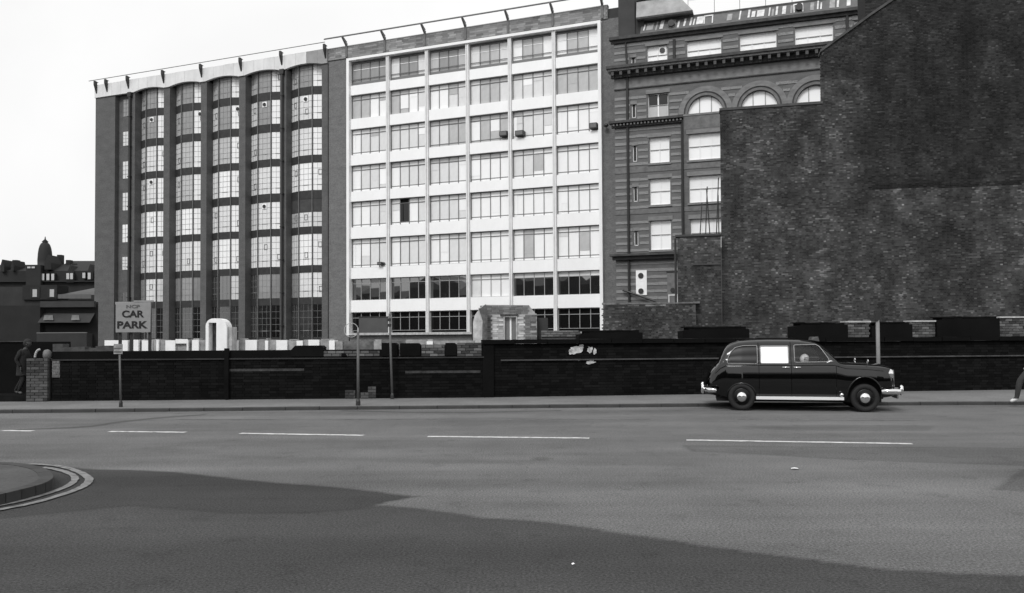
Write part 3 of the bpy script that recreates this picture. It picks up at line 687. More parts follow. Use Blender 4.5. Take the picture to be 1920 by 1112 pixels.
for c in arches:        # spandrels beside each round head
    for sgn in (-1, 1):
        arc = [(c + sgn * AR * math.cos(t * math.pi / 20), AZ + AR * math.sin(t * math.pi / 20)) for t in range(11)]
        for p, q in zip(arc, arc[1:]):
            wm.quad((p[0], 0, p[1]), (c + sgn * AR, 0, p[1]), (c + sgn * AR, 0, q[1]), (q[0], 0, q[1]))
            wm.quad((p[0], 0, p[1]), (q[0], 0, q[1]), (q[0], .35, q[1]), (p[0], .35, p[1]))
for h in holes[:len(wins)] + slits:
    a, b, z0, z1 = h[:4]
    wm.quad((a, 0, z0), (a, .35, z0), (a, .35, z1), (a, 0, z1)).quad((b, 0, z0), (b, 0, z1), (b, .35, z1), (b, .35, z0)).quad((a, 0, z1), (a, .35, z1), (b, .35, z1), (b, 0, z1)).quad((a, 0, z0), (b, 0, z0), (b, .35, z0), (a, .35, z0))
wm.quad((XC0, 0, 0), (XC0, 0, 24.3), (XC0, 14, 24.3), (XC0, 14, 0)).quad((XC0, 14, 0), (XC0, 14, 24.3), (XC1, 14, 24.3), (XC1, 14, 0)).quad((XC1, 0, 0), (XC1, 14, 0), (XC1, 14, 24.3), (XC1, 0, 24.3))
wm.build('wall', M_cbrick, tc_)
MB().box(XC0 + .1, XC1 - .1, .45, .5, .1, 24.2).build('interior', M_dark, tc_)
# sandstone bands laid course by course between the openings
z = 8.3; ci = 0
bandz = []
for lo, hi in ((3.0, 8.0), (8.15, 10.9), (11.35, 14.0), (14.6, 17.45), (18.05, 20.3), (22.05, 24.1)):
    z = lo
    while z < hi - .2: bandz.append(z); z += .52 + random.uniform(-.01, .01)
UNIT = MB().box(-.5, .5, 0, 1, 0, 1).mesh('stone_block', M_stripe); NB = [0]
for z in bandz:
    hgt = .2; mb = MB(); blk = sorted([(h[0] - .1, h[1] + .1) for h in holes if h[2] - .05 < z + hgt and z < h[3] + .05] + ([(c - math.sqrt(max(.01, 1.96 ** 2 - (z + .1 - 18.1) ** 2)), c + math.sqrt(max(.01, 1.96 ** 2 - (z + .1 - 18.1) ** 2))) for c in arches] if 17.95 < z < 20.1 else []) + ([(5.2, 8.4)] if z < 17.9 else []))
    x = XC0 + .02; spans = []
    for a, b in blk:
        if a > x: spans.append((x, a))
        x = max(x, b)
    spans.append((x, 20.0 if z > 14 else 9.5))
    for a, b in spans:
        while a < b - .08:
            l_ = min(random.uniform(.6, 1.2), b - a); y_ = .03 + random.uniform(0, .015); zz = z + random.uniform(-.006, .006); hh = hgt + random.uniform(-.02, .02)
            if a < 9.2: link('stone_block', UNIT, tc_, (a + (l_ - .012) / 2, -y_, zz), (0, 0, 0), (l_ - .012, y_, hh)); NB[0] += 1
            else: mb.box(a, a + l_ - .012, -y_, .0, zz, zz + hh)
            a += l_
    if mb.v: mb.build('stone_band', M_stripe, tc_)['kind'] = 'stuff'
print('stone blocks', NB[0])
for a, b, z0, z1, nx, nz in wins:
    mb = MB(); fw = .05
    mb.box(a, a + fw, .2, .28, z0, z1).box(b - fw, b, .2, .28, z0, z1).box(a + fw, b - fw, .2, .28, z1 - fw, z1).box(a + fw, b - fw, .2, .28, z0, z0 + fw)
    for i in range(1, nx): xx = a + (b - a) * i / nx; mb.box(xx - .05, xx + .05, .21, .29, z0 + fw, z1 - fw)
    hz = z0 + (z1 - z0) * .52
    wo = mb.build('window', mat('white_sash', .85, .6), tc_)
    MB().box(a + fw, b - fw, .19, .24, hz - .025, hz + .025).build('meeting_rail', M_bar_pale, wo)
    for i in range(nx):
        for j in range(2):
            xa = a + (b - a) * i / nx + .05; xb = a + (b - a) * (i + 1) / nx - .05; za, zb = (z0 + fw, hz - .025) if j == 0 else (hz + .025, z1 - fw)
            code = 'B' if j else 'W'
            if a == 2.76: code = 'G' if j == 0 else 'D'
            link('pane', box_mesh('pane', xb - xa, .02, zb - za, P[code]), wo, ((xa + xb) / 2, .25, za))
    if z0 == 22.0 and a == 2.74:
        MB().box(3.6, 4.15, .17, .185, 22.75, 23.35).build('fan_panel', P['W'], wo); MB().lathe([(.2, .1), (.2, .16)], (3.85, 0, 23.08), 'Y', 14).build('extractor_fan', M_iron, wo)
    if z0 not in (22.0,) : MB().box(a - .12, b + .12, -.1, .2, z0 - .16, z0 - .01).build('window_sill', M_stone, tc_)
    MB().box(a - .14, b + .14, -.06, .02, z1 + .0, z1 + .3).build('lintel', M_stone, tc_)
for c in arches:
    wo = MB().box(c - .45, c - .39, .2, .28, AZ, AZ + 1.17).box(c + .39, c + .45, .2, .28, AZ, AZ + 1.17).build('arched_window', M_bar_pale, tc_)
    arc = [(c + (AR - .01) * math.cos(t * math.pi / 20), AZ + (AR - .01) * math.sin(t * math.pi / 20)) for t in range(21)]
    for lo, hi in ((c - AR, c - .42), (c - .42, c + .42), (c + .42, c + AR)):
        pts = [(x, z) for x, z in arc if lo < x < hi]
        zl = lambda x: AZ + math.sqrt(max(0, (AR - .01) ** 2 - (x - c) ** 2))
        pts = ([(hi, zl(hi))] if hi < c + AR else []) + pts + ([(lo, zl(lo))] if lo > c - AR else [])
        poly = [(min(hi, c + AR - .01), AZ)] + pts + [(max(lo, c - AR + .01), AZ)]
        cl = []
        for p in reversed(poly):
            if not cl or (abs(p[0] - cl[-1][0]) + abs(p[1] - cl[-1][1])) > 1e-4: cl.append(p)
        MB().xz(cl, .25, .27).build('pane', P['W'], wo)
    for r0, r1, y, mm in ((AR, AR + .17, -.05, M_cornice_pale), (AR + .17, AR + .28, -.02, M_cornice), (AR + .28, AR + .66, -.07, M_stone)):
        ring = MB(); k = 28
        vs_ = []
        for i in range(k + 1):
            t = math.pi * i / k; co, si = math.cos(t), math.sin(t)
            vs_ += [(c + r0 * co, y, AZ + r0 * si), (c + r1 * co, y, AZ + r1 * si), (c + r1 * co, .0, AZ + r1 * si), (c + r0 * co, .05, AZ + r0 * si)]
        fs = []
        for i in range(k):
            b0 = 4 * i; b1 = b0 + 4; fs += [(b0, b1, b1 + 1, b0 + 1), (b0 + 1, b1 + 1, b1 + 2, b0 + 2), (b0 + 3, b1 + 3, b1, b0)]
        ring.add(vs_, fs).build('arch_ring', mm, tc_)
    MB().box(c - AR - .66, c + AR + .66, -.05, .0, 17.95, 18.09).build('impost', M_stone, tc_)
MB().box(5.3, 8.3, -.01, .0, 17.0, 17.95).build('tympanum', M_cornice_pale, tc_)
for a, b, z0, z1 in slits:
    wo = MB().box(a, a + .05, .1, .2, z0, z1).box(b - .05, b, .1, .2, z0, z1).box(a, b, .1, .2, z0, z0 + .06).build('slit_window', mat('white_sash', .85), tc_)
    link('pane', box_mesh('pane', b - a - .1, .02, z1 - z0, P['D']), wo, ((a + b) / 2, .2, z0))
    MB().box(a - .1, b + .1, -.05, .0, z1, z1 + .25).build('lintel', M_stone, tc_)
for z0, z1, hgt in ((14.05, 14.45, 0), (10.95, 11.3, 0), (17.5, 17.5, 0)):
    if z1 > z0: MB().box(XC0 - .02, 9.2, -.04, .0, z0, z1).build('string_course', M_cornice_pale, tc_)
MB().box(XC0, 20, -.05, .0, 20.45, 21.2).build('frieze', M_stone, tc_)
MB().box(XC0, 20, -.09, .0, 20.38, 20.46).build('frieze_moulding', M_cornice, tc_)
# main cornice with brackets, the lower cornices and the eaves
MB().box(XC0 - .45, 20, -.95, .0, 21.78, 21.98).build('cornice', M_cornice, tc_)
MB().box(XC0 - .35, 20, -.82, .0, 21.62, 21.78).build('cornice_moulding', M_cornice_pale, tc_)
MB().box(XC0 - .2, 20, -.3, .0, 21.25, 21.62).build('cornice_bed', M_cornice, tc_)
x = XC0; bm_ = MB().box(-.1, .1, -.45, 0, 0, .3).box(-.08, .08, -.25, 0, -.12, 0).mesh('cornice_bracket', mat('bracket_stone', .075, .85, .4, 5))
while x < 19.9: link('cornice_bracket', bm_, tc_, (x, -.3, 21.31)); x += .62
MB().box(XC0 - .35, 5.35, -.55, .0, 17.78, 17.95).box(XC0 - .2, 5.3, -.25, 0, 17.5, 17.7).build('lower_cornice', M_cornice, tc_)
x = XC0; dm = MB().box(-.06, .06, -.2, 0, 0, .13).mesh('dentil', M_cornice_pale)
while x < 5.3: link('dentil', dm, tc_, (x, -.25, 17.6)); x += .26
MB().box(XC0 - .2, 5.3, -.4, .0, 7.55, 7.8).box(XC0 - .35, 5.2, -.7, 0, 7.8, 7.95).build('ground_cornice', M_cornice, tc_)
MB().box(XC0 - .3, 20, -.45, 0, 24.1, 24.32).box(XC0 - .2, 20, -.2, 0, 23.9, 24.1).build('eaves', M_cornice, tc_)
MB().add([(XC0 + 2, -.2, 24.33), (20, -.2, 24.33), (20, .75, 25.55), (XC0 + 2, .75, 25.55), (20, 9, 25.6), (XC0 + 2, 9, 25.6), (XC0 + 2, -.2, 24.33), (XC0 + 2, 9, 24.3)], [(0, 1, 2, 3), (3, 2, 4, 5), (0, 3, 5, 7)]).build('mansard_roof', M_slate, tc_)
MB().box(XC0 + 3.6, 20, .7, .85, 25.5, 25.66).build('roof_ridge', M_cornice, tc_)
def slope(x0, x1, t0, t1, skew, m, name):
    f = lambda x, t: (x + skew * t, -.2 + .95 * t - .018, 24.33 + 1.22 * t + .018)
    MB().quad(f(x0, t0), f(x1, t0), f(x1, t1), f(x0, t1)).build(name, m, tc_)
x = 2.4
while x < 18.5:
    w_ = random.choice((.1, .14, .25, .35, .5)); g_ = random.choice((.12, .2, .3, .5))
    if not 3.8 < x < 4.3 and not 6.6 < x < 8.0 and not 12.9 < x < 14.0:
        slope(x, x + w_, random.uniform(.15, .3), random.uniform(.75, .98), .12, M_flash if random.random() < .75 else mat('dull_patch', .3, .8, .3, 3), 'roof_patch')
    x += w_ + g_
for xx in (7.2, 13.4):
    f = lambda x, t: (x, -.2 + .95 * t - .05, 24.33 + 1.22 * t + .02)
    mb = MB()
    for (a, b, c, d) in ((-.33, -.25, .2, .9), (.25, .33, .2, .9), (-.33, .33, .82, .92)): mb.quad(f(xx + a, c), f(xx + b, c), f(xx + b, d), f(xx + a, d))
    mb.build('skylight', M_flash, tc_)
for xx in (4.55, 13.45):
    MB().lathe([(.24, -.25), (.24, .1)], (xx, .1, 24.95), 'Y', 14).build('roof_vent', M_iron, tc_)
# chimney and hipped box on the roof at its left end
MB().box(XC0 + .3, XC0 + 1.55, .3, 1.6, 24.33, 28.8).build('chimney', M_brickB_side, tc_)
MB().box(XC0 + 1.55, XC0 + 2.2, .5, 1.7, 24.33, 27.2).build('chimney_shoulder', M_brickB_side, tc_)
q = MB().add([(XC0 + 1.7, .0, 25.7), (6.1, .0, 25.75), (6.1, 3.0, 25.75), (XC0 + 1.7, 3, 25.7), (XC0 + 1.7, .25, 27.0), (5.0, .25, 27.1), (5.2, 3, 27.1), (XC0 + 1.7, 3, 27.0)],
         [(0, 1, 5, 4), (1, 2, 6, 5), (4, 5, 6, 7), (0, 3, 2, 1)])
q.build('roof_tank_housing', mat('zinc_sheet', .33, .6, .3, 1.3, 6), tc_)
MB().box(XC0 + 1.7, 5.1, .15, 3.1, 27.08, 27.2).box(XC0 + 1.7, 6.0, -.06, .0, 25.58, 25.72).build('housing_edge', M_cornice, tc_)
for xx in (5.7, 7.6, 9.4, 11.2, 13.0): MB().tube((xx, .8, 25.6), (xx, .8, 26.9), .018, n=5).build('roof_rod', M_iron, tc_)
MB().tube((5.7, .8, 26.8), (18, .8, 26.9), .01, n=4).build('roof_wire', M_iron_grey, tc_)
MB().tube((1.25, -.13, 3), (1.25, -.13, 21.6), .1, n=8).tube((1.25, -.13, 22.0), (1.15, -.13, 24.2), .07, n=8).build('drainpipe', M_iron, tc_)
MB().tube((5.25, -.13, 3), (5.25, -.13, 17.5), .09, n=8).build('drainpipe', M_iron, tc_)
MB().tube((4.75, -.1, 22.0), (4.75, -.1, 23.7), .1, n=8).tube((16.55, -.1, 22), (16.55, -.1, 24.0), .1, n=8).build('rainwater_pipe', M_iron, tc_)
# ground floor: pale panel with two fans, door, sloping pipe
MB().box(1.75, 2.55, -.06, .0, 4.9, 6.75).build('vent_panel', M_wash, tc_)
for zz in (6.35, 5.2): MB().lathe([(.2, -.13), (.2, -.065)], (2.12, 0, zz), 'Y', 14).build('extractor_fan', M_iron, tc_)
MB().box(4.05, 4.85, -.05, .0, 3.2, 6.5).build('door', M_cornice_pale, tc_); MB().box(4.0, 4.9, -.1, .0, 6.52, 6.62).build('door_head', M_iron, tc_)
MB().box(4.12, 4.2, -.08, -.05, 3.2, 4.9).box(4.72, 4.8, -.08, -.05, 3.2, 4.9).box(4.2, 4.72, -.08, -.05, 4.8, 4.9).build('door_frame', M_flash, tc_)
MB().lathe([(.18, -.11), (.18, -.055)], (4.45, 0, 5.2), 'Y', 12).build('extractor_fan', M_iron, tc_)
MB().tube((.8, -.3, 5.3), (3.5, -.3, 4.3), .08).tube((2.1, -.2, 3.2), (2.1, -.2, 4.3), .05).build('sloping_pipe', M_iron, tc_)

# ================================================================== great blank gable wall (E)
E_ = Plane(1352, 42, 6460, -1500)
te = empty('gable_wall', E_.o, E_.rz, 'huge windowless sooty brick gable wall rising out of the picture', 'wall')
outl = [(.08, 0), (24, 0), (24, 26), (20, 26), (9.27, 19.05), (7.55, 17.95), (5.2, 16.38), (5.18, 13.68), (.1, 13.66)]
def smooth(a, b, x): t = max(0.0, min(1.0, (x - a) / (b - a))); return t * t * (3 - 2 * t)
def tone_wall(x, z):
    v = .092
    v = v + (.038 - v) * smooth(6.6, 7.7, x) * smooth(9.1, 9.4, z)
    v = v + (.045 - v) * smooth(14.7, 15.2, z) * (1 - smooth(7, 8, x))
    if z > 9.3: v *= 1 + .28 * smooth(8.0, 8.3, x) * (1 - smooth(9.2, 9.5, x)) * smooth(11, 12, z) + .2 * smooth(12.3, 13.3, x)
    if x > 7.35 and z < 9.15: v *= 1 + .25 * smooth(8.0, 8.4, z) * (1 - smooth(10, 11.5, x))
    if abs(z - 9.27 + (.02 * (x - 7.4))) < .12 and 7.3 < x < 14.3: v = .026
    v *= 1 - .3 * math.exp(-((x - 2.3) / .5) ** 2) * (z < 6)
    v *= 1 - .45 * math.exp(-((x - .1) / .35) ** 2) * (1 - smooth(6.5, 7.5, z))
    v *= 1 - .4 * math.exp(-((x - 11.2) / .9) ** 2) * smooth(2.8, 4, z) * (1 - smooth(6.8, 8, z))
    v *= 1 - .3 * math.exp(-((x - 11.9) / .3) ** 2)
    n_ = .5 + .5 * math.sin(x * 3.1 + 2 * math.sin(z * 1.7)) * math.sin(z * 2.3 + math.sin(x * 1.9))
    m_ = .5 + .5 * math.sin(x * 1.3 + 1.7 * math.sin(z * .9)) * math.sin(z * 1.1 + 2.2 * math.sin(x * .7))
    v *= .62 + .34 * n_ + .4 * m_
    r = random.random()
    if r < (.02 + .16 * m_ * n_) * (1 if v > .06 else .35): return v * random.uniform(1.5, 2.3)
    if r < .35: return v * random.uniform(.45, .75)
    return v * random.uniform(.8, 1.15)
MB().xz([(p[0] - (.01 if i in () else 0), p[1]) for i, p in enumerate(outl)], .0, .6).build('mortar_backing', M_mortar, te)
bricks('brickwork', te, outl, -.003, tone_wall, T_wall, L=.225, Hh=.078, gap=.011, mix=True)
MB().box(.06, 5.2, -.07, .65, 13.67, 13.8).build('coping', M_cornice, te)
q = MB()
for (a, b) in (((5.12, 16.33), (7.6, 18.02)), ((7.6, 18.02), (9.3, 19.1)), ((9.3, 19.1), (20, 26.05))):
    q.add([(a[0], -.1, a[1]), (b[0], -.1, b[1]), (b[0], -.1, b[1] + .14), (a[0], -.1, a[1] + .14), (a[0], .7, a[1]), (b[0], .7, b[1]), (b[0], .7, b[1] + .14), (a[0], .7, a[1] + .14)],
          [(0, 1, 2, 3), (3, 2, 6, 7), (0, 4, 5, 1), (0, 3, 7, 4)])
q.build('verge', M_cornice, te)
bricks('side_brickwork', te, [(5.2, 13.8), (7.5, 13.8), (7.5, 13.82)], -.001, tone_wall, T_wall)
q = MB().box(7.55, 12.5, 1.2, 3.2, 10, 24).build('chimney_stack', M_dark, te)
bricks('stack_brickwork', te, [(7.55, 16.5), (12.5, 16.5), (12.5, 24), (7.55, 24)], 1.197, lambda x, z: random.uniform(.03, .07), T_wall)
# lean-to fragment left of it, and the ragged low wall before it
t2 = empty('broken_wall', E_.o, E_.rz, 'stepped remains of a brick outhouse wall below the thin rods', 'wall')
pl2 = [(-2.19, 0), (.06, 0), (.06, 7.08), (-2.19, 7.08)]
MB().xz(pl2, .2, .6).build('mortar_backing', M_mortar, t2)
bricks('brickwork', t2, pl2, .197, lambda x, z: (.11 if z > 5.5 else .085) * (random.uniform(1.4, 2.1) if random.random() < .12 else random.uniform(.6, 1.25)), T_wall, rag=.0, mix=True)
MB().box(-2.3, .08, .1, .7, 7.09, 7.2).build('coping', M_cornice, t2); MB().box(-1.4, .04, .12, .18, 5.55, 5.62).build('ledge', M_cornice, t2)
MB().tube((-2.3, .1, 0), (-2.3, .1, 7.0), .06).build('drainpipe', M_iron, t2)
t3 = empty('low_brick_wall', E_.o, E_.rz, 'low ragged dark brick wall with pale topmost edge before the striped building', 'wall')
pl3 = [(-6.35, 0), (-1.25, 0), (-1.3, 3.5), (-3.5, 3.42), (-5.2, 3.52), (-6.15, 3.5)]
MB().xz([(p[0] * .99, p[1] * .985) for p in pl3], -.3, .15).build('mortar_backing', M_mortar, t3)
bricks('brickwork', t3, pl3, -.303, lambda x, z: .065 * (random.uniform(1.6, 2.4) if random.random() < .1 or z < 2.2 and random.random() < .3 else random.uniform(.6, 1.3)), T_wall, rag=.5, mix=True)
q = MB(); x = -6.2
while x < -1.3:
    l_ = random.uniform(.2, .5); q.box(x, x + l_ - .01, -.36, .18, 3.5, 3.56 + random.uniform(0, .05)); x += l_
q.cur = 0; q.build('coping', mat('broken_coping', .14, .9, .6, 2.5, 8), t3)
RL = ['rod, third from the left,', 'rod, fourth from the left,', 'tallest rod', 'rod nearest the great gable', 'leftmost rod, close to the drainpipe,', 'rod, second from the left,']
rods = [(1322, 350, 436), (1330, 355, 440), (1342, 333, 438), (1347, 366, 438), (1278, 345, 440), (1312, 380, 440)]
for i, (px, ya, yb) in enumerate(rods):
    s, z1 = E_.loc(px, ya, .4); z0 = 7.2
    tag(MB().tube((0, 0, 0), (random.uniform(-.15, .15), 0, z1 - z0), .028, n=6).build('iron_rod', M_iron, None, (E_.o + E_.u * s + E_.n * .4 + Vector((0, 0, z0)))[:]), 'thin dark iron ' + RL[i] + ' standing on the outhouse wall', 'rod', 'thin rods on the outhouse wall')

# ================================================================== black street wall
def hz(pl, px, py): return pl.loc(px, py)[1]
tw = empty('street_wall', F2.o, F2.rz, 'tall black painted street wall behind the parked cab, with raised blocks along its top', 'wall')
XW0, XW1 = F2.loc(905, 700)[0], F2.loc(1920, 700)[0] + 14
zc = 1.70; zl = hz(F2, 1320, 671.8)
zc0 = hz(F2, 1320, 634.5)
MB().box(XW0, XW1, .02, .5, 0, zc0 - .12).build('wall', M_mortar if 0 else M_blackpaint, tw)
def black_bricks(name, parent, x0, x1, z0, z1, y):
    bricks(name, parent, [(x0, z0), (x1, z0), (x1, z1), (x0, z1)], y, lambda x, z: random.uniform(.004, .010), T_black, L=.23, Hh=.078, gap=.01, proud=.012)
T_black = mat_tone('black_brick_paint', 1.0, var=.3, scale=.6)
T_black.node_tree.nodes['Principled BSDF'].inputs['Specular IOR Level'].default_value = .08
black_bricks('brickwork', tw, XW0, XW1, KH, zl - .03, .018); black_bricks('upper_brickwork', tw, XW0, XW1, zl + .03, zc0 - .13, .018)
x = XW0
while x < XW1: link('coping_stone', box_mesh('coping_stone', .88, .64, .115, M_blackpaint), tw, (x + .44, -.09 + random.uniform(-.012, .012), zc0 - .118 + random.uniform(-.006, .006)), (0, random.uniform(-.004, .004), 0)); x += .9
MB().box(XW0 + .5, XW1, -.045, .018, zl - .022, zl + .016).build('string_course', mat('string_grey', .05, .8, .5, 3, 8), tw)
MB().box(XW0, XW0 + .3, -.06, .018, KH, zc0 - .12).build('pier', M_blackpaint, tw)
raised = [(1085, 1205, 619), (1280, 1405, 612.5), (1490, 1590, 604.5), (1635, 1711, 604), (1757, 1875, 593.5), (2010, 2120, 590)]
for i, (a, b, yt) in enumerate(raised):
    sa, sb = F2.loc(a, 625)[0], F2.loc(b, 625)[0]; zt = hz(F2, (a + b) / 2, yt)
    pts = [(sa, zc0), (sb, zc0), (sb, zt - .07), (sb - .1, zt - .07), (sb - .1, zt), (sa + .18, zt), (sa + .18, zt - .09), (sa, zt - .12)]
    q_ = []
    for p_, n2 in zip(pts, pts[1:] + pts[:1]):
        q_.append(p_)
        if p_[1] > zc0 + .02 and n2[1] > zc0 + .02 and abs(p_[0] - n2[0]) > .3:
            m_ = int(abs(p_[0] - n2[0]) / .14)
            for j_ in range(1, m_): q_.append((p_[0] + (n2[0] - p_[0]) * j_ / m_, p_[1] + (n2[1] - p_[1]) * j_ / m_ - random.choice((0, 0, .01, .03, .045))))
    MB().xz(q_, .0, .45).build('raised_block', M_blackpaint, tw)
    x = sa + .2
    while x < sb - .25: link('block_coping', box_mesh('block_coping', .22, .48, .035, M_blackbrick), tw, (x, -.02 + random.uniform(-.01, .01), zt - .03 + random.uniform(-.012, .008))); x += .235
fills = [(1590, 1635, 601), (1711, 1757, 600), (1875, 2010, 592.5), (1405, 1490, 615)]
for (a, b, yt) in fills[:3]:
    sa, sb = F2.loc(a, 625)[0] + .01, F2.loc(b, 625)[0] - .01; zt = hz(F2, (a + b) / 2, yt)
    if a == 1875: sb = sa + 1.0
    MB().box(sa, sb, .14, .42, zc0, zt - .05).build('infill_backing', M_mortar, tw)
    brick_panel(tw, sa, sb, zc0 + .005, zt - .06, .06)
    MB().box(sa, sb, .02, .45, zt - .055, zt - .01).build('infill_coping', M_washdim, tw)
# splash of white paint
q = MB()
for (cx_, cy_, w_, h_, n_) in ((1079, 656, 14, 8, 9), (1070, 659, 5, 6, 7), (1090, 650, 5, 5, 6), (1106, 656, 6, 7, 8), (1115, 659, 4, 6, 6), (1108, 679, 9, 4.5, 7), (1083, 643, 3, 1.5, 5), (1085, 675, 2, 2, 5)):
    pts = []
    for k in range(n_ * 2):
        t = 2 * math.pi * k / (n_ * 2); r_ = random.uniform(.6, 1.15); pts.append(F2.loc(cx_ + w_ * r_ * math.cos(t), cy_ + h_ * r_ * math.sin(t)))
    q.add([(p[0], .0 - .004, p[1]) for p in pts], [tuple(range(len(pts) - 1, -1, -1))])
q.build('paint_splash', mat('splashed_paint', .5, .7, .5, 8, 6), tw)

tl_ = empty('low_street_wall', F1.o, F1.rz, 'lower black painted street wall patched with brick, left of the tall section', 'wall')
XL0, XL1 = F1.loc(97, 700)[0], F1.loc(905, 700)[0] + .04
zr = hz(F1, 500, 672.5); ztop = hz(F1, 400, 656)
MB().box(XL0, XL1, .02, .5, 0, ztop - .02).build('wall', M_blackpaint, tl_)
black_bricks('brickwork', tl_, XL0, XL1, KH, zr - .02, .018)
MB().box(XL0, XL1, -.03, .018, zr - .018, zr + .018).build('string_course', mat('string_dark', .02, .8, .5, 3, 8), tl_)
s0, s1 = F1.loc(422, 700)[0], F1.loc(428, 700)[0]
MB().box(s0, s1 + .03, -.08, .018, KH, ztop + .04).build('pier', M_blackpaint, tl_)
for a, b, yy in ((428, 570, 693.5), (760, 925, 697)):
    sa, sb = F1.loc(a, yy)[0], min(F1.loc(b, yy)[0], XL1 - .1); zz = hz(F1, (a + b) / 2, yy)
    MB().box(sa, sb, .004, .018, zz - .035, zz + .03).build('scraped_band', M_rust, tl_)
blocks = [(97, 196, 654, 0), (196, 545, 656.5, 0), (545, 606, 648, 1), (716, 745, 643, 1), (750, 788, 643.5, 0), (835, 856, 643, 1), (640, 650, 662, 0)]
for a, b, yt, ch in blocks:
    sa, sb = F1.loc(a, 660)[0], F1.loc(b, 660)[0]; zt = hz(F1, (a + b) / 2, yt)
    if b - a < 200 and a > 200:
        pts = [(sa, zr + .05), (sb, zr + .05), (sb, zt - .05), (sb - .06, zt), (sa + .12, zt), (sa, zt - .13 if ch and a < 600 else zt)]
        MB().xz(pts, -.02, .45).build('raised_block', M_blackpaint, tl_)
for a, b, yt, mm in ((606, 712, 655, (1, 3, 3, 2, 2)), (790, 834, 644, (2, 3, 3, 2, 2)), (857, 903, 642, (2, 3, 3, 2, 2)), (748, 752, 648, (2, 3, 1, 0, 2))):
    sa, sb = F1.loc(a, 660)[0], F1.loc(b, 660)[0]; zt = hz(F1, (a + b) / 2, yt); z0 = hz(F1, (a + b) / 2, 668)
    MB().box(sa, sb, .1, .4, z0, zt - .03).build('infill_backing', M_mortar, tl_)
    brick_panel(tl_, sa, sb, z0, zt - .02, .008, mm)
# bricks laid bare in three places
for a, b, ya, yb, w in ((98, 112, 676, 708, (0, 0, 1, 6, 0)), (690, 705, 725, 746, (3, 3, 0, 0, 3)), (647, 666, 732, 747, (3, 1, 0, 0, 6)), (676, 692, 736, 747, (3, 2, 1, 0, 2))):
    sa, sb = F1.loc(a, ya)[0], F1.loc(b, ya)[0]; z1, z0 = hz(F1, a, ya), max(hz(F1, a, yb), .09)
    MB().box(sa, sb, -.0, .012, z0, z1).build('bare_mortar', M_washdim if a == 98 else mat('dark_mortar', .055), tl_)
    brick_panel(tl_, sa, sb, z0, z1, -.02, w)
# rubble along the far left top
q = MB(); s = F1.loc(97, 650)[0]; e_ = F1.loc(200, 650)[0]
while s < e_:
    w_ = random.uniform(.1, .35); h_ = random.uniform(.03, .2); q.box(s, s + w_, .05, .4, ztop - .02, ztop + h_); s += w_
q.build('rubble_course', mat('rubble', .06, .95, .5, 5, 8), tl_)

# ---- gateway at the far left: brick pier, dark screen, step
pz = hz(F1, 73, 672)
tp = empty('brick_pier', F1.o + F1.u * F1.loc(73, 700)[0] + F1.n * -.1, F1.rz, 'square pier of worn grey brick beside the gateway at the far left', 'pier')
pw_ = (F1.loc(93, 700)[0] - F1.loc(53, 700)[0]) / 2
MB().box(-pw_ + .012, pw_ - .012, .035, .5, 0, pz - .01).build('core', mat('dark_mortar', .055, .9), tp)
brick_panel(tp, -pw_, pw_, .09, pz, 0, (3, 5, 1, 0, 1))
tcv = empty('curved_pipe', F1.o + F1.u * F1.loc(80, 660)[0] + Vector((0, 0, pz)), F1.rz, 'pale curved pipe stub lying on the worn brick pier', 'pipe')
mb = MB(); pts = [(.12 * math.cos(t * math.pi / 8) - .03, .0, .2 * math.sin(t * math.pi / 8)) for t in range(0, 9)]
mb.path([(-.2 + .13 * (1 - math.cos(t * math.pi / 12)), 0, .02 + .22 * math.sin(t * math.pi / 12)) for t in range(7)], .03, 8)
mb.build('pipe', M_washdim, tcv, smooth=True); MB().lathe([(.02, .0), (.13, .01), (.14, .08), (.1, .14), (.02, .16)], (.06, 0, .1), 'X', 16).build('flange', M_iron_grey, tcv, smooth=True)
tg = empty('gateway_screen', F1.o + F1.u * F1.loc(-40, 700)[0], F1.rz, 'dark recessed gateway screen behind the walking figure', 'screen')
w_ = F1.loc(96, 700)[0] - F1.loc(-200, 700)[0]
MB().box(-w_ * .6, F1.loc(96, 700)[0] - F1.loc(-40, 700)[0], .9, 1.0, 0, hz(F1, 50, 641)).build('screen_board', M_blackpaint, tg)
MB().box(-w_ * .6, F1.loc(54, 700)[0] - F1.loc(-40, 700)[0], -.02, .9, 0, hz(F1, 30, 741)).build('step', M_blackbrick, tg)
MB().box(-w_ * .6, .9, .86, .9, hz(F1, 50, 641), hz(F1, 50, 639)).build('screen_cap', M_rust, tg)

# ================================================================== things behind the wall
BP = Plane(400, 27, 1, 0.0)
tlow = empty('whitewashed_wall', BP.o, 0, 'long low wall fragment painted in white and grey patches behind the street wall', 'wall')
segs = [(196, 240, 'w'), (240, 246, 'g'), (246, 260, 'w'), (260, 266, 'k'), (266, 280, 'w'), (280, 285, 'w'), (285, 293, 'g'), (293, 298, 'w'), (298, 310, 'g'), (310, 329, 'w'), (329, 350, 'v'), (350, 353, 'w'), (353, 360, 'k'), (360, 373, 'w'), (373, 386, 'g'),
        (431, 439, 'g'), (439, 447, 'w'), (447, 460, 'g'), (460, 482, 'w'), (482, 497, 'g'), (497, 503, 'w'), (503, 518, 'g'), (518, 539, 'w'), (539, 556, 'g'), (556, 568, 'w'), (568, 578, 'g'), (578, 599, 'w'), (599, 617, 'g'), (617, 628, 'w'), (628, 642, 'g'), (642, 700, 'k'), (700, 715, 'g'), (715, 760, 'k'), (760, 800, 'g'), (800, 812, 'w'), (812, 890, 'g')]
MM = {'w': M_wash, 'g': M_washgrey, 'k': mat('bare_patch', .12, .9, .5, 5, 8), 'v': M_washgrey}
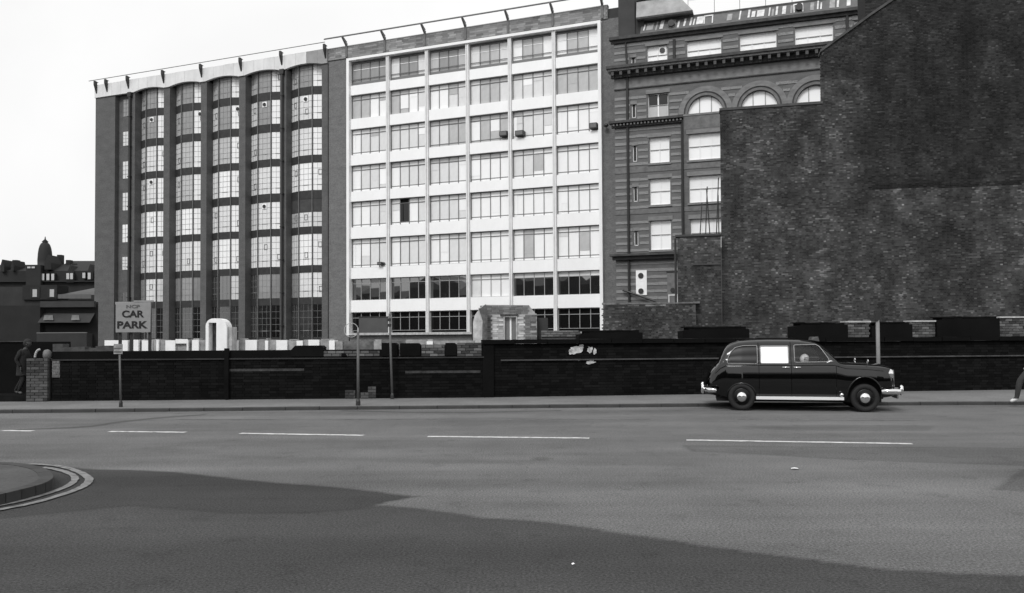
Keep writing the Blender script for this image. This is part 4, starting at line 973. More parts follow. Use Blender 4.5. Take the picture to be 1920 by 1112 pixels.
for a, b, c in segs:
    sa, sb = BP.loc(a, 640)[0], BP.loc(b, 640)[0]; zt = BP.loc(a, 637.5 + .006 * 0)[1] - (0 if b < 640 else .03); d_ = {'w': 0, 'g': .08, 'k': .12, 'v': .1}[c]
    link('painted_panel', MB().box(sa, sb - .012, d_, .5, 0, zt + random.uniform(-.02, .01)).mesh('painted_panel', MM[c]), tlow)
    if c == 'v': MB().box(sa, sb, .0, .099, zt - .12, zt + .03).build('lintel', M_wash, tlow)
    if c in 'wg' and random.random() < .5: MB().box(sa + .02, sb - .02, d_ + .05, .4, zt, zt + random.uniform(.02, .06)).build('broken_top', M_washgrey, tlow)
sA = F1.loc(740, 655)[0]
tar = empty('white_doorway', at(408, 637, 26.4).xy.to_3d(), 0, 'white rendered stump of a round-cornered doorway', 'ruin')
AP = Plane(408, 26.4, 1, 0)
L = lambda x, y: AP.loc(x, y)
x0, x1 = L(385.5, 640)[0], L(425, 640)[0]; zt = L(400, 597)[1]; xo0, xo1 = L(391, 640)[0], L(405.5, 640)[0]; zo = L(400, 605)[1]
r_ = .25; zj = zt - .31
head = [(x0, zj)] + [(x0 + r_ - r_ * math.cos(t * math.pi / 10), zt - r_ + r_ * math.sin(t * math.pi / 10)) for t in range(0, 6)] + [(x1 - r_ * 1.2 + r_ * 1.2 * math.sin(t * math.pi / 10), zt - r_ * 1.2 + r_ * 1.2 * math.cos(t * math.pi / 10)) for t in range(0, 6)] + [(x1, zj), (xo1, zj), (xo1, zo), (xo0, zo), (xo0, zj)]
head = list(reversed(head))
MB().xz(head, 0, .5).build('lintel', M_wash, tar); MB().box(x0, xo0, 0, .5, 0, zj).build('jamb', M_wash, tar); MB().box(xo1, x1, 0, .5, 0, zj).build('jamb', M_wash, tar)
MB().box(x1, x1 + .13, .1, .6, 0, zt - .28).build('side_reveal', M_washdim, tar); MB().box(xo0, xo1, .35, .48, 0, zo).build('door_recess', mat('recess_patchy', .1, .9, .5, 4), tar)
# brick hut ruin
HP = Plane(950, 29, 1, -.06)
th = empty('ruined_hut', HP.o, HP.rz, 'ruined brick hut with a pale window frame, behind the wall', 'ruin')
L = lambda x, y, o=0: HP.loc(x, y, o)
hx0, hx1 = L(897, 600)[0], L(1000, 600)[0]; hz1 = L(950, 570)[1]
wx0, wx1, wz1 = L(944, 600)[0], L(970, 600)[0], L(955, 592)[1]
hut_poly = [(hx0, 0), (hx1 + .12, 0), (hx1 + .1, hz1 - .35), (hx1 - .15, hz1 - .03), (hx0 + .2, hz1), (hx0, hz1 - .25)]
tone_h = lambda x, z: (.6 if (hx0 + .45 < x < hx1 - .35 and z < hz1 - .35) else .19) * (random.uniform(.6, .85) if random.random() < .35 else random.uniform(.85, 1.25))
for a, b, nm in ((hx0, wx0, 'left'), (wx1, hx1 + .12, 'right')):
    MB().box(a, b, .02, .4, 0, hz1 - .36).build('wall', mat('hut_mortar', .36, .9, .3, 4), th)
MB().xz([(hx0 + .02, hz1 - .36), (hx1 + .08, hz1 - .36), (hx1 - .16, hz1 - .05), (hx0 + .22, hz1 - .02)], .02, .4).build('lintel_wall', mat('hut_mortar', .25), th)
MB().box(wx0, wx1, .02, .4, wz1, hz1 - .36).build('window_head', mat('hut_mortar', .25), th)
for a, b, z0, z1 in ((hx0, wx0, 0, hz1 - .36), (wx1, hx1 + .12, 0, hz1 - .36), (wx0, wx1, wz1 + .02, hz1 - .36), (hx0, hx1, hz1 - .36, hz1)):
    bricks('brickwork', th, [(a, z0), (b, z0), (b if z0 == 0 or b == wx1 else b - .1, z1), (a if z0 == 0 or b == wx1 else a + .15, z1)], .017, tone_h, T_near, L=.225, Hh=.08, rag=.25)
MB().box(hx0 - .3, hx1 + .5, .45, 2.2, 0, hz1 - .5).build('hut_core', mat('hut_inside', .04, .9), th)
jag = [(L(889, 640)[0], 0), (hx0 + .12, 0), (hx0 + .2, hz1 - .05), (hx0 - .02, hz1 - .3), (L(892, 600)[0], L(892, 592)[1]), (L(889, 640)[0], L(889, 605)[1])]
MB().xz([(p[0], p[1]) for p in jag], -.35, .0).build('buttress', mat('hut_buttress', .5, .9, .35, 5, 8), th)
jm = [(L(904, 640)[0], 0), (L(914, 640)[0], 0), (L(916, 600)[0], L(916, 585)[1]), (L(913, 572)[0], hz1 - .02), (L(900, 575)[0], hz1 - .2), (L(908, 600)[0], L(908, 605)[1])]
MB().xz(jm, -.4, -.352).build('broken_edge', mat('hut_edge', .1, .9, .5, 6, 8), th)
fr_ = MB().box(wx0, wx0 + .05, -.02, .3, 0, wz1).box(wx1 - .05, wx1, -.02, .3, 0, wz1).box(wx0 + .05, wx1 - .05, -.02, .3, wz1 - .05, wz1)
fo = fr_.build('window_frame', M_washdim, th); MB().box(wx0 - .12, wx1 + .03, -.06, .25, wz1 + .005, wz1 + .06).build('window_lintel', M_cornice, th)
xm = (wx0 + wx1) / 2; MB().box(xm - .03, xm + .03, .1, .16, 0, wz1 - .05).build('glazing_bar', M_wash, fo)
for a, b in ((wx0 + .05, xm - .03), (xm + .03, wx1 - .05)): link('pane', box_mesh('pane', b - a, .02, wz1 - .06, pane_mat('dusty', .16, 1.5, .5)), fo, ((a + b) / 2, .12, 0))
# kerb-like slab with pale course right of the hut
sl = empty('brick_ledge', HP.o, HP.rz, 'short pale brick ledge just right of the ruined hut', 'ledge')
a, b = L(1015, 628)[0], L(1088, 628)[0]; zt = L(1050, 621)[1]
MB().box(a, b, -.3, .1, 0, zt - .02).build('core', M_mortar, sl); brick_panel(sl, a, b, zt - .2, zt, -.36, (0, 1, 2, 6, 0))

# ---- car park sign on three posts
SP = Plane(250, 24.6, 1, 0); L = lambda x, y: SP.loc(x, y)
ts = empty('car_park_sign', SP.o, 0, 'large grey CAR PARK board on three dark posts', 'sign')
a, b = L(217.5, 600)[0], L(282, 600)[0]; z0, z1 = L(250, 623)[1], L(250, 567)[1]
MB().add([(a, -.02, z0), (b, -.02, z0), (b + .02, -.02, z1), (a, -.02, z1 - .01), (a, .02, z0), (b, .02, z0), (b + .02, .02, z1), (a, .02, z1 - .01)], [(0, 1, 2, 3), (4, 7, 6, 5), (0, 3, 7, 4), (1, 5, 6, 2), (3, 2, 6, 7), (0, 4, 5, 1)]).build('board', M_sign, ts)
MB().box(a - .04, b, .021, .06, z1 - .06, z1 + .02).box((a + b) / 2 + .02, b + .1, -.021, .02, z1 + .005, z1 + .06).build('top_batten', M_sign, ts)
for px in (222.5, 244, 278.5):
    s = L(px, 640)[0]; MB().box(s - .04, s + .04, .061, .13, 0, z1 - .1).build('post', M_iron, ts)
def text(s_, cx_, cz_, width, height, y, m, name, parent, bold=0.0):
    cu = bpy.data.curves.new(name, 'FONT'); cu.body = s_; cu.align_x = 'CENTER'; cu.align_y = 'CENTER'; cu.extrude = .004; cu.offset = bold; cu.size = 1
    tmp = bpy.data.objects.new(name, cu); COL.objects.link(tmp); bpy.context.view_layer.update()
    me = bpy.data.meshes.new_from_object(tmp.evaluated_get(bpy.context.evaluated_depsgraph_get())); bpy.data.objects.remove(tmp)
    c = [v.co for v in me.vertices]; lx, hx = min(v.x for v in c), max(v.x for v in c); ly, hy = min(v.y for v in c), max(v.y for v in c)
    for v in me.vertices:
        X = (v.co.x - (lx + hx) / 2) / (hx - lx) * width; Z = (v.co.y - (ly + hy) / 2) / (hy - ly) * height; v.co = (cx_ + X, y - v.co.z * 1.0, cz_ + Z)
    me.materials.clear(); me.materials.append(m); return link(name, me, parent)
def tx(s_, px0, px1, py0, py1, m, bold, name='lettering'):
    p0, p1 = L(px0, py1), L(px1, py0); text(s_, (p0[0] + p1[0]) / 2, (p0[1] + p1[1]) / 2, p1[0] - p0[0], p1[1] - p0[1], -.026, m, name, ts, bold)
tx('CAR', 229.5, 271, 582, 595.5, M_letter, .035); tx('PARK', 220.5, 277.5, 602, 616, M_letter, .035); tx('NCP', 237.5, 263, 571.5, 578, M_letter_faint, .03, 'faded_lettering')

# ---- poles on the pavement
def pole(px, py_base, py_top, r, label, name='sign_pole', lean=0.0, m=M_post, z=KH):
    p = G(px, py_base, z); q = at(px, py_top, p.y); t = empty(name, p, 0, label, 'pole'); h = q.z - z
    MB().tube((0, 0, 0), (lean, 0, h), r, r * .9, 10).build('shaft', m, t, smooth=True); MB().lathe([(r * 1.7, 0), (r * 1.6, .1), (r, .16)], n=10).build('base_collar', M_iron, t); return t, h
t, h = pole(226.5, 763, 652, .026, 'slender pole carrying a small square plate, in front of the low wall', lean=-.04)
MB().box(-.16, .05, -.04, -.026, h - .15, h + .09).build('plate', mat('plate_dull', .28, .7, .5, 9), t); MB().box(-.15, .03, -.046, -.041, h - .12, h - .08).box(-.15, .03, -.046, -.041, h - .03, h + .0).build('plate_mark', M_letter_faint, t)
t, h = pole(671.5, 760, 622, .034, 'pole topped by a thin white hoop')
MB().path([(-.165 + .17 * math.cos(k * math.pi / 14), 0, h + .04 + .17 * math.sin(k * math.pi / 14)) for k in range(28)], .008, 5, True).build('hoop', M_ring, t)
MB().tube((0, 0, h - .12), (.0, 0, h + .1), .018, n=8).build('hoop_stem', M_ring, t)
t, h = pole(735.5, 748, 588, .032, 'tall thin pole with a blank board fixed at its upper left', lean=-.07)
wB = (727 - 673) / F_PX * G(735.5, 748, KH).y; zb0 = at(700, 624, G(735.5, 748, KH).y).z - KH; zb1 = at(700, 595.5, G(735.5, 748, KH).y).z - KH
MB().box(-wB - .12, -.11, .0, .03, zb0, zb1).build('board', mat('blank_board', .075, .8, .2, 3), t); MB().box(-wB - .14, -.09, -.008, .035, zb1, zb1 + .03).build('board_trim', M_iron, t)
MB().box(-.12, -.03, -.03, .03, zb1 - .25, zb1 - .17).box(-.12, -.03, -.03, .03, zb1 - .1, zb1 - .02).build('clamp', M_iron, t)
t, h = pole(1648, 748, 600, .05, 'stout grey pole rising behind the bonnet of the cab', m=mat('pole_pale', .2, .6, .15, 5))
MB().box(-.07, -.0, -.06, .06, h - .02, h + .24).box(.0, .06, -.03, .03, h - .05, h + .2).build('sign_edge', M_iron, t)

# ================================================================== far left skyline
DP = Plane(69, 130, 1, 0.05); L = lambda x, y: DP.loc(x, y)
M_far = mat('far_stone', .018, .9, .3, .3, 6); M_far2 = mat('far_slate', .015, .8, .2, .4); M_farw = mat('far_sash', .32, .6)
td = empty('domed_building', DP.o, DP.rz, 'distant dark Victorian building with a dome and finial', 'building')
xl, xr = L(-120, 540)[0], L(260, 540)[0]; zw = L(60, 508)[1]
MB().box(xl, xr, 0, 14, 0, zw).build('wall', M_far, td)
ze = L(60, 487.5)[1]
def roof(x0, x1, z0, z1, hip=1.0): MB().add([(x0, 0, z0), (x1, 0, z0), (x1, 12, z0), (x0, 12, z0), (x0 + hip, 5, z1), (x1 - hip, 5, z1)], [(0, 1, 5, 4), (1, 2, 5), (2, 3, 4, 5), (3, 0, 4)]).build('roof', M_far2, td)
roof(xl, L(58, 500)[0], zw, L(30, 491)[1]); roof(L(84, 500)[0], xr, zw, L(150, 483.5)[1], 2)
cx_ = L(69, 490)[0]; rr = (L(82, 490)[0] - L(56, 490)[0]) / 2; zd = L(69, 486)[1]; zt = L(69, 451)[1]
MB().box(cx_ - rr * 1.05, cx_ + rr * 1.05, -1, 6, 0, L(69, 498)[1]).build('tower', M_far, td)
prof = [(rr * 1.0, L(69, 498)[1]), (rr * 1.02, zd)] + [(rr * math.cos(t * math.pi / 18) ** .6, zd + (zt - zd) * math.sin(t * math.pi / 18)) for t in range(1, 9)] + [(.5, zt + .1), (.12, zt + .5), (.05, L(69, 440)[1])]
MB().lathe(prof, (cx_, 2.5, 0), n=20).build('dome', M_far2, td, smooth=True)
for px, w_, yt, yb in ((8, 7, 487, 510), (27, 5, 488, 508), (93, 12, 478, 506), (135, 14, 498, 530), (172, 10, 496, 525)):
    a, b = L(px - w_ / 2, 500)[0], L(px + w_ / 2, 500)[0]; z1 = L(px, yt)[1]; z0 = L(px, yb)[1]
    MB().xz([(a, z0), (b, z0), (b, z0 + (z1 - z0) * .45), ((a + b) / 2, z1), (a, z0 + (z1 - z0) * .45)], -.6, 3).build('gable', M_far, td)
for px, yt in ((93, 474), (110, 484), (122, 491), (8, 484)): s, z = L(px, yt); MB().box(s - .35, s + .35, 3, 4, z - 4, z).build('chimney', M_far, td)
for px, ya, yb in ((84.5, 514, 526), (94, 514, 526), (103, 514, 526), (131, 513, 524), (138, 513, 524), (161, 512, 522), (171, 512, 524), (61, 501, 504), (69, 501, 504), (69, 542, 551), (101, 541, 553), (18, 546, 556)):
    s, z1 = L(px, ya); z0 = L(px, yb)[1]; w_ = .22 if ya > 505 else .25
    fo = MB().box(s - w_ - .06, s + w_ + .06, -1.06 if px < 80 and ya < 505 else -.66, .0, z0 - .1, z1 + .1).build('window', M_far2, td); link('pane', box_mesh('pane', 2 * w_, .02, z1 - z0, P['G'] if 541 > ya else P['L']), fo, (s, -1.09 if px < 80 and ya < 505 else -.69, z0))
MB().box(xl, xr, -.6, 0, L(60, 529)[1], L(60, 527)[1]).build('string_course', M_far2, td)
# mid distance sheds
EP = Plane(90, 85, 1, 0.03); L = lambda x, y: EP.loc(x, y)
t = empty('long_shed', EP.o, EP.rz, 'long low shed with a pale sloping roof before the domed building', 'building')
MB().box(L(-80, 570)[0], L(47, 570)[0], 0, 8, 0, L(20, 538)[1]).box(L(47, 570)[0], L(230, 570)[0], 0, 8, 0, L(100, 562)[1]).build('wall', mat('shed_brick', .028, .9, .3, .5), t)
a, b, c, d = L(112, 553), L(240, 553), L(240, 533), L(138, 537)
MB().add([(a[0], -.2, a[1]), (b[0], -.2, b[1]), (c[0], 5, c[1] + .2), (d[0], 5, d[1] + .2), (a[0], 9, 0), (b[0], 9, 0)], [(0, 1, 2, 3), (3, 2, 5, 4)]).build('roof', mat('pale_slate', .075, .7, .2, .5), t)
MB().box(L(45, 560)[0], L(110, 560)[0], -.3, 2, L(60, 562)[1], L(60, 535)[1]).build('upper_wall', mat('shed_dark', .014, .9, .3, .5), t)
x = 108
while x < 178: s, z = L(x, 560); MB().box(s - .45, s + .1, -.24, -.2, z, z + .45).build('eaves_light', mat('eaves_pale', .12), t); x += 9
for px in (69, 101): s, z = L(px, 550); fo = MB().box(s - .5, s + .5, -.36, -.3, z - .5, z + .6).build('window', M_far2, t); link('pane', box_mesh('pane', .45, .02, .8, P['G']), fo, (s, -.39, z - .4))
GP = Plane(90, 55, 1, 0.02); L = lambda x, y: GP.loc(x, y)
t = empty('open_shed', GP.o, GP.rz, 'dark open fronted shed with beams, left of the brick block', 'building')
MB().box(L(-100, 600)[0], L(75, 600)[0], 0, 6, 0, L(30, 573)[1]).build('side_wall', mat('shed_soot', .013, .9, .3, 1), t)
MB().box(L(75, 600)[0], L(176, 600)[0], .0, .3, L(100, 576)[1], L(100, 565)[1]).build('beam', mat('beam_grey', .034, .8, .2, 1), t)
MB().box(L(75, 600)[0], L(176, 600)[0], .5, .6, 0, L(100, 566)[1]).build('back_wall', M_dark, t)
a, b = L(75, 605), L(172, 605); z1 = L(100, 587)[1]; MB().add([(a[0], -.3, a[1]), (b[0], -.3, b[1]), (b[0], .45, z1), (a[0], .45, z1)], [(0, 1, 2, 3)]).build('lower_roof', mat('lower_slate', .028, .8, .3, 1.5), t)
for x0, x1 in ((80, 104), (132, 153)):
    p, q_, r1, r2 = L(x0 + 5, 602), L(x1, 602), L(x1 - 8, 592), L(x0, 592); MB().quad((p[0], -.27, p[1] + .06), (q_[0], -.27, q_[1] + .06), (r1[0], .2, r1[1] + .05), (r2[0], .2, r2[1] + .05)).build('skylight', mat('skylight_dull', .14, .5, .3, 3), t)
MB().box(L(75, 630)[0], L(168, 630)[0], -.4, .4, 0, L(100, 625)[1]).build('front_wall', mat('front_brick', .028, .9, .2, 1), t)
MB().box(L(75, 630)[0], L(168, 630)[0], -.42, -.3, L(100, 625)[1], L(100, 623.5)[1]).build('wall_cap', mat('cap_pale', .16), t)

# ================================================================== the row of buildings on the camera's side of the street (seen only in reflections)
random.seed(21); x = -210.0; i = 0
while x < 120:
    w_ = random.uniform(11, 19); hgt = random.uniform(12.5, 15.5) if x < -45 else random.uniform(6.0, 8.5)
    yb = -32 if x < -20 else -30
    if x < -20: yb = -26
    t = empty('street_building', (x, yb, 0), 0, 'sooty %s %s brick building on the near side of the street' % ('tall' if hgt > 14 else 'middling' if hgt > 10 else 'low', 'ridge roofed' if i % 2 else 'gable fronted'), 'building', 'buildings on the near side of the street')
    MB().box(0, w_, -12, 0, 0, hgt).build('wall', mat('terrace_soot', .04, .9, .2, .3), t)
    if i % 2: MB().add([(0, 0, hgt), (w_, 0, hgt), (w_, -12, hgt), (0, -12, hgt), (0, -6, hgt + 3), (w_, -6, hgt + 3)], [(0, 4, 5, 1), (1, 5, 2), (2, 5, 4, 3), (3, 4, 0)]).build('roof', M_slate, t)
    else: MB().add([(0, 0, hgt), (w_, 0, hgt), (w_, -12, hgt), (0, -12, hgt), (w_ / 2, 0, hgt + 3.5), (w_ / 2, -12, hgt + 3.5)], [(0, 1, 4), (1, 2, 5, 4), (2, 3, 5), (3, 0, 4, 5)]).build('roof', M_slate, t)
    for fl in range(int(hgt // 3.2)):
        for k in range(int(w_ // 3)):
            link('window', box_mesh('window', 1.2, .05, 1.7, P['D']), t, (1.5 + k * 3, .0, 1 + fl * 3.2))
    x += w_ + (random.uniform(2, 6) if random.random() < .3 else 0); i += 1
random.seed(5)

# ================================================================== cars
def interp(tab, x):
    if x <= tab[0][0]: return tab[0][1]
    for (a, b), (c, d) in zip(tab, tab[1:]):
        if x <= c: return b + (d - b) * (x - a) / (c - a)
    return tab[-1][1]
CS = 83.3
def X_(px): return (px - 1390) / CS
def Z_(py): return 1.65 - (py - 634.2) / CS
ROOF = [(1321.5, 718), (1323, 709), (1326, 702), (1331, 695), (1337, 689), (1342, 684), (1347, 678), (1351, 670), (1357, 657), (1363, 649), (1372, 643), (1385, 638.7), (1405, 636.7), (1440, 635.6), (1480, 635.8), (1505, 636.8), (1522, 639), (1534, 642), (1543, 647), (1553, 656), (1563, 666), (1572, 676), (1577, 679.5), (1600, 680.5), (1630, 681.5), (1650, 683), (1662, 685), (1669, 688.5), (1673, 695), (1675.5, 706), (1676, 722)]
ROOF = [(X_(a), Z_(b)) for a, b in ROOF]
HALF = [(1321.5, .42), (1324, .55), (1330, .64), (1342, .72), (1360, .77), (1390, .80), (1440, .81), (1560, .81), (1610, .805), (1640, .79), (1655, .765), (1665, .72), (1671, .65), (1676, .5)]
HALF = [(X_(a), b) for a, b in HALF]
BOT = [(X_(1321.5), .42), (X_(1345), .36), (X_(1370), .27), (X_(1570), .27), (X_(1640), .30), (X_(1676), .36)]
XA, XE = X_(1321.5), X_(1676)
def top(x): return interp(ROOF, x)
def belt(x):
    t = top(x)
    b = 1.07 if x < X_(1565) else interp([(X_(1565), 1.07), (X_(1585), 1.0), (X_(1625), .98), (X_(1665), .93), (X_(1676), .8)], x)
    if x < X_(1362): b = interp([(XA, .56), (X_(1326), .66), (X_(1333), .78), (X_(1341), .9), (X_(1350), 1.0), (X_(1362), 1.07)], x)
    return min(b, t - .06)
SHO = .052
def surf(x, t, side=1, off=0.0):
    zb, zt, z0, w = belt(x), top(x), interp(BOT, x), interp(HALF, x)
    if t <= 1:
        z = z0 + (zb - z0) * t
        y = w * (1 - .10 * (1 - t) ** 3 - SHO * max(0, t - .5) ** 1.5 / .3)
    else:
        u = min(t - 1, 1.0); th = u * math.pi / 2
        cab = max(0.0, min(1.0, (zt - 1.12) / .3)); n_ = 2.3 + 2.2 * cab
        yb = w * (1 - SHO * .5 ** 1.5 / .3); yb = yb - .035 * cab
        y = yb * max(0, math.cos(th)) ** (2 / n_); z = zb + (zt - zb) * max(0, math.sin(th)) ** (2 / n_)
        y -= .13 * cab * max(0, (z - zb) / .6) * (y / w if y > 0 else 0)
    return Vector((x, -side * (y + off), z))
def tz(x, z):
    zb, zt, z0 = belt(x), top(x), interp(BOT, x)
    if z <= zb: return (z - z0) / (zb - z0)
    cab = max(0.0, min(1.0, (zt - 1.12) / .3)); n_ = 2.3 + 2.2 * cab
    return 1 + math.asin(min(1, ((z - zb) / (zt - zb)) ** (n_ / 2))) / (math.pi / 2)
def rnd_poly(px, r=.03, k=3):
    P_ = [Vector((X_(a), Z_(b))) for a, b in px]; out = []
    for i, p in enumerate(P_):
        a = P_[i - 1]; b = P_[(i + 1) % len(P_)]; ra = min(r, (a - p).length / 2.2); rb = min(r, (b - p).length / 2.2)
        s = p + (a - p).normalized() * ra; e = p + (b - p).normalized() * rb
        for j in range(k + 1):
            t = j / k; out.append(s * (1 - t) ** 2 + p * 2 * t * (1 - t) + e * t * t)
    res = []
    for a, b in zip(out, out[1:] + out[:1]):
        m_ = max(1, int((b - a).length / .05))
        for i in range(m_): res.append(a.lerp(b, i / m_))
    return res
WINS = {'quarter': [(1363, 682), (1365.5, 670), (1371, 660), (1379, 652), (1394, 648.5), (1421, 648), (1421, 682.5)],
        'middle': [(1427, 649), (1480, 649), (1480, 682), (1427, 682)],
        'front': [(1491, 647.5), (1533, 646.8), (1539, 650.5), (1555, 675), (1552, 679), (1491, 680)]}
ARCH_R = [(X_(1390) + .335 * math.cos(t * math.pi / 14), .30 + .325 * math.sin(t * math.pi / 14)) for t in range(15)]
ARCH_F = [(X_(1618) + .39 * math.cos(t * math.pi / 14), .30 + .485 * math.sin(t * math.pi / 14)) for t in range(15)]
def tube_on(mb, pts, r, side, off, n=6):
    q = [surf(x, tz(x, z), side, off) for x, z in pts]; cl = (Vector(pts[0]) - Vector(pts[-1])).length < 1e-6
    mb.sweep(q[:-1] if cl else q, r, 8, cl)
def build_side_mesh():
    pts, edges = [], []; holes = {}
    xs = [XA + (XE - XA) * i / 84 for i in range(85)]
    ts = [i / 9 for i in range(10)] + [1 + i / 14 for i in range(1, 15)]
    for x in xs:
        for t in ts: pts.append((x, t))
    def loop(poly):
        b = len(pts); pts.extend(poly); k = len(poly); edges.extend((b + i, b + (i + 1) % k) for i in range(k)); return poly
    for k, px in WINS.items(): holes[k] = loop([(p.x, tz(p.x, p.y)) for p in rnd_poly(px)])
    for nm, ar in (('arch_r', ARCH_R), ('arch_f', ARCH_F)):
        poly = [(x, max(0.0, tz(x, z))) for x, z in ar]
        poly[0] = (ar[0][0], -.02); poly[-1] = (ar[-1][0], -.02)
        holes[nm] = loop(poly)
    g = .0055
    for nm, px, zt_ in (('seam1', 1423.5, 1.55), ('seam2', 1484.5, 1.56), ('seam3', 1567, 1.02)):
        x = X_(px); zz = [.31 + (zt_ - .31) * i / 16 for i in range(17)]
        holes[nm] = loop([(x - g, tz(x, z)) for z in zz] + [(x + g, tz(x, z)) for z in reversed(zz)])
    res = delaunay_2d_cdt([Vector(p) for p in pts], edges, [], 0, 1e-6)
    V2, F2_ = res[0], res[2]
    groups = {'body': [], 'front_door': [], 'rear_door': [], 'quarter': [], 'middle': [], 'front': []}
    for f in F2_:
        cx__ = sum(V2[i].x for i in f) / 3; ct = sum(V2[i].y for i in f) / 3; hit = None
        for k, poly in holes.items():
            if inpoly(cx__, ct, poly): hit = k; break
        if hit in ('arch_r', 'arch_f', 'seam1', 'seam2', 'seam3'): continue
        if hit: groups[hit].append(f); continue
        zc_ = surf(cx__, ct).z
        if X_(1423.5) < cx__ < X_(1484.5) and .31 < zc_ < 1.56: groups['rear_door'].append(f)
        elif X_(1484.5) < cx__ < X_(1567) and .31 < zc_ < 1.555 and not (ct > 1 and cx__ > X_(1540) and zc_ > Z_(646) - (cx__ - X_(1540)) * 1.25 + .03): groups['front_door'].append(f)
        else: groups['body'].append(f)
    return V2, groups
V2, GR = build_side_mesh()
def surf_normal(x, t, side):
    e = .004; ta, tb_ = max(0, t - e), min(2, t + e)
    if t > 1.985: ta, tb_ = 1.97, 1.985
    a = surf(x, tb_, side) - surf(x, ta, side); xm = min(max(x, XA + .012), XE - .012); b = surf(xm + .01, min(t, 1.985), side) - surf(xm - .01, min(t, 1.985), side)
    n = a.cross(b)
    if n.length < 1e-9: return Vector((0, 0, 1))
    n.normalize()
    if n.dot(Vector((0, -side, .4))) < 0: n = -n
    return n
def set_normals(o, nrm):
    me = o.data
    if len(me.vertices) == len(nrm):
        for p in me.polygons: p.use_smooth = True
        me.normals_split_custom_set_from_vertices([tuple(v) for v in nrm])
def side_part(keys, sides, off=0.0):
    """keys of face groups -> MB in car space"""
    mb = MB(); mb.nrm = []
    for s in sides:
        idx = {}; vs_ = []; fs = []
        for k in keys:
            for f in GR[k]:
                g_ = []
                for i in f:
                    if i not in idx: idx[i] = len(vs_); vs_.append(surf(V2[i].x, max(0, V2[i].y), s, off)); mb.nrm.append(surf_normal(V2[i].x, max(0, V2[i].y), s))
                    g_.append(idx[i])
                fs.append(tuple(g_) if s > 0 else tuple(reversed(g_)))
        mb.add(vs_, fs)
    return mb
def weld(me):
    import bmesh
    bm = bmesh.new(); bm.from_mesh(me); bmesh.ops.remove_doubles(bm, verts=bm.verts, dist=.0004); bmesh.ops.recalc_face_normals(bm, faces=bm.faces); bm.to_mesh(me); bm.free()
    for p in me.polygons: p.use_smooth = True
